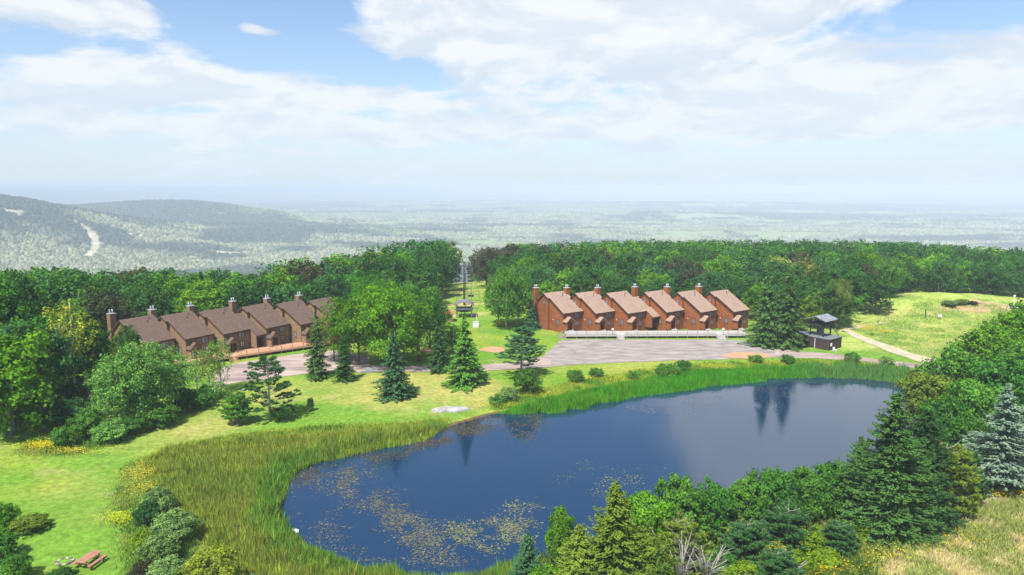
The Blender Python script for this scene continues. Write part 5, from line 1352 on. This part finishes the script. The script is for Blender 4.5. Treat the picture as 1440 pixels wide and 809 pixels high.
for s in (-1, 1):
    for y in np.arange(196, 343, 13.0):
        z = liftz(y) - .2; x = LX * y + s * 2.05
        gz = liftp(y)[2]
        if z - gz < 3.2: continue
        t_ = empty('lift_chair', (x, y + random.uniform(-1, 1), z), math.atan(-LX), f'empty dark chairlift chair hanging from the {"left" if s < 0 else "right"} cable', 'chairlift chair', f'chairs on the {"left" if s < 0 else "right"} cable')
        MB().tube([(0, 0, 0), (0, 0, -1.5)], .05, 5).tube([(-.8, 0, -1.5), (.8, 0, -1.5)], .05, 5).tube([(-.8, 0, -1.5), (-.8, 0, -2.5)], .04, 5).tube([(.8, 0, -1.5), (.8, 0, -2.5)], .04, 5).build('hanger', M['steel_dark'], t_)
        MB().box(-.8, .8, -.25, .25, -2.55, -2.48).build('seat', M['black_wood'], t_); MB().box(-.8, .8, .22, .28, -2.48, -2.0).build('backrest', M['black_wood'], t_)
# red roofed shed
p = place(625, 452)
shd = empty('shed', p, .15, 'small shed with a red roof beside the lift station', 'shed')
MB().box(-2.1, 2.1, -1.4, 1.4, -.3, 2.2).build('wall', M['tan_siding'], shd)
MB().prism_x([(-1.8, 2.1), (0, 2.9), (1.8, 2.1), (1.8, 2.25), (0, 3.05), (-1.8, 2.25)], -2.4, 2.4).build('roof', M['red_sheet'], shd)
MB().box(-.4, .4, -1.46, -1.403, 0, 1.9).build('door', M['door'], shd)
p = place(669, 460); sb_ = empty('cabinet', p, .2, 'small white cabinet with a pole right of the lift station', 'cabinet')
MB().box(-.7, .7, -.4, .4, 0, 1.3).build('body', M['white'], sb_); MB().box(-.76, .76, -.46, .46, 1.303, 1.4).build('lid', M['frame_white'], sb_)
MB().tube([(0.3, .3, 1.4), (0.3, .3, 3.2)], .06, 6).build('pole', M['white'], sb_)

# ------------------------------------------------------------------ small things
def picnic(p, rz):
    t_ = empty('picnic_table', p, rz, 'reddish wooden picnic table on the bottom left lawn', 'picnic table')
    tp = MB()
    for k in range(5): tp.box(-.95, .95, -.42 + .17 * k, -.42 + .17 * k + .155, .72, .77)
    tp.build('tabletop', M['picnic'], t_); t_.scale = (1.12, 1.12, 1.05)
    for s in (-1, 1):
        b_ = MB().box(-.95, .95, s * .78 - .14, s * .78 - .01, .42, .47).box(-.95, .95, s * .78 + .01, s * .78 + .14, .42, .47); b_.build('bench', M['picnic'], t_)
    for x in (-.65, .65):
        MB().bar((x, -.35, .72), (x, -.7, 0), .09, .09).build('leg', M['picnic'], t_); MB().bar((x, .35, .72), (x, .7, 0), .09, .09).build('leg', M['picnic'], t_)
        MB().box(x + .05, x + .1, -.88, .88, .33, .419).build('crossbar', M['picnic'], t_)
picnic(place(126, 794), 1.38)
rngs = np.random.default_rng(2)
def stone(p, s, mat, name='stone', label=None, group=None, cat='stone', flat=.7, seed=0, parent=None):
    import bmesh
    rg = np.random.default_rng(seed); bm = bmesh.new(); bmesh.ops.create_icosphere(bm, subdivisions=3, radius=1)
    for v in bm.verts:
        n = 1 + .22 * math.sin(v.co.x * 3 + seed) * math.cos(v.co.y * 2.6 + seed * 2) + .07 * rg.normal()
        v.co = Vector((v.co.x * n * s[0], v.co.y * n * s[1], v.co.z * n * s[2] * (flat if v.co.z > 0 else .5)))
    me = bpy.data.meshes.new(name); bm.to_mesh(me); bm.free(); me.materials.append(mat)
    o = link(name, me, parent); o.location = tuple(p); o.rotation_euler = (0, 0, rg.uniform(0, 3))
    if label: tag(o, label, cat, group)
    return o
c = place(91, 790)
for k in range(11):
    a = k * 6.283 / 11
    q = (c[0] + .68 * math.cos(a), c[1] + .6 * math.sin(a), c[2] + .04)
    stone(q, [.17 * rngs.uniform(.8, 1.3), .14, .13], M['stone_pale'] if k % 2 else M['stone_dark'], 'stone', ('pale' if k % 2 else 'dark') + ' stone of the fire ring left of the picnic table', 'stones of the fire ring', seed=k)
# flat bedrock slab at the shore
def rock_slab(u, v, a, b_, h, label):
    p = place(u, v); n = 36; th = np.linspace(0, 2 * math.pi, n, endpoint=False); V = []; F = []
    rings = [(1.0, -.25), (.97, .04), (.9, .10), (.7, .14), (.4, .17), (.0, .16)]
    for ri, (k, z) in enumerate(rings):
        for t_ in th:
            r1 = k * (1 + .18 * math.sin(2 * t_ + .6) + .12 * math.sin(5 * t_) + .06 * math.sin(9 * t_))
            V.append((a * r1 * math.cos(t_), b_ * r1 * math.sin(t_), z * h + .05 * math.sin(7 * k * math.cos(t_) + 3) * h * (k > 0 and k < .97)))
    for r_ in range(len(rings) - 1):
        for i in range(n): F.append((r_ * n + i, r_ * n + (i + 1) % n, (r_ + 1) * n + (i + 1) % n, (r_ + 1) * n + i))
    me = bpy.data.meshes.new('rock_slab'); me.from_pydata(V, [], F); me.materials.append(M['rock']); o = link('rock_slab', me); o.location = tuple(p); tag(o, label, 'rock')
rock_slab(630, 576, 2.9, 1.5, 1.6, 'flat grey rock slab on the lawn near the muddy bank')
stone(place(346, 549), [.8, .4, .2], M['stone_pale'], 'flat_stone', 'small pale flat stone at the gravel edge near the open pine', None, seed=3)
stone(place(1366, 478), [1.1, .9, 2.4], M['rock'], 'boulder', 'pinkish grey boulder on the mound, the left of two', None, 'rock', seed=5)
stone(place(1377, 477), [.8, .7, 1.6], M['stone_pale'], 'boulder', 'smaller pale boulder right of the grey one', None, 'rock', seed=6)
# upturned little boat among the reeds
p = rayz(402, 749, WATER_Z); bt = empty('rowing_boat', (p[0] + .35, p[1], WATER_Z + .02), .25, 'small white upturned boat at the left reed edge', 'boat')
hull = MB(); ns = 11; ring = []
for i in range(ns):
    t_ = i / (ns - 1); w_ = .42 * math.sin(math.pi * (0.12 + .80 * t_)) ** .6; hh = .30 * math.sin(math.pi * (.1 + .8 * t_)) ** .5
    ring.append([(-.95 + 1.9 * t_, w_ * math.cos(a), max(0.0, hh * math.sin(a))) for a in np.linspace(0, math.pi, 9)])
vs = [q for r_ in ring for q in r_]; fs = [(i * 9 + j, i * 9 + j + 1, (i + 1) * 9 + j + 1, (i + 1) * 9 + j) for i in range(ns - 1) for j in range(8)] + [tuple(range(9)), tuple(range((ns - 1) * 9, ns * 9))[::-1]]
hull.add(vs, fs); hull.build('hull', M['white'], bt, True)
MB().box(-.8, .8, -.02, .02, .28, .34).build('keel', M['frame_white'], bt)
# posts and a signpost on the mound
for (u, v, hp_, lb) in ((1301, 447, 11, 'dark post on the grassy mound'), (1321, 449, 7, 'short grey post with small white board on the mound')):
    p = place(u, v); f = to_px(*p)[2]; h = hp_ * f / 955; t_ = empty('post', p, 0, lb, 'post')
    MB().box(-.09, .09, -.09, .09, -.2, h).build('shaft', M['black_wood'] if u < 1310 else M['rail_grey'], t_)
    MB().box(-.16, .16, -.14, .14, h, h + .1).build('cap', M['black_wood'], t_) if u < 1310 else MB().box(-.5, .5, -.14, -.092, h - .6, h - .1).build('board', M['white'], t_)
p = place(1425, 433); t_ = empty('sign_post', p, 0, 'tall thin white pole with a small head near the dark trees at the right', 'pole')
MB().tube([(0, 0, -.2), (0, 0, 3.0)], .08, 6).build('pole', M['white'], t_); MB().box(-.25, .25, -.12, .12, 3.0, 3.35).build('head', M['white'], t_)
p = place(1430, 436); MBo = MB().box(-1.8, 1.8, -.6, .6, 0, .55).prism_y([(-1.9, .55), (1.9, .55), (1.6, .75), (-1.6, .75)], -.7, .7); o = MBo.build('platform', M['white']); o.location = tuple(p); tag(o, 'low white platform at the foot of the thin white pole', 'platform')
# feeder box on a leaning post next to the slim spruce
p = place(441, 530); t_ = empty('bird_feeder', p, 0, 'dark feeder box on a short post beside the slim spruce', 'feeder')
MB().box(-.06, .06, -.06, .06, -.1, 1.1).build('post', M['rail_grey'], t_); MB().box(-.22, .22, -.2, .2, 1.1, 1.5).build('box', M['black_wood'], t_); MB().prism_x([(-.3, 1.5), (.3, 1.5), (0, 1.75)], -.3, .3).build('roof', M['black_wood'], t_)
# lamp posts with white globes along the boardwalk
for u, v, lb in ((861.5, 471, 'white globe lamp post at the left stairs of the grey boardwalk'), (1017, 471, 'white globe lamp post at the right stairs of the grey boardwalk')):
    p = rayz(u, v, .85); t_ = empty('globe_lamp', (p[0], p[1], .853), 0, lb, 'lamp', 'globe lamps on the boardwalk')
    MB().tube([(0, 0, 0), (0, 0, 1.1)], .05, 6).build('post', M['black_wood'], t_)
    stone((0, 0, 1.3), [.24, .24, .24], M['lamp_glass'], 'globe', flat=1.0, seed=0, parent=t_)

# ------------------------------------------------------------------ haze over the valley
def haze():
    mb = MB().box(-27000, 27000, -26000, 27000, -330, 46)
    m, t, out = new_mat('haze'); v = t.new('ShaderNodeVolumePrincipled')
    v.inputs['Color'].default_value = HAZE_COL; v.inputs['Density'].default_value = HAZE_D; v.inputs['Anisotropy'].default_value = -0.3
    t.l.new(v.outputs[0], out.inputs['Volume'])
    tag(mb.build('haze', m), 'pale summer haze lying over the valley', 'haze', kind='stuff')
HAZE_D = 0.00022
HAZE_COL = (0.675, 0.785, 0.885, 1)
haze()
print('objects', len(sc.objects))
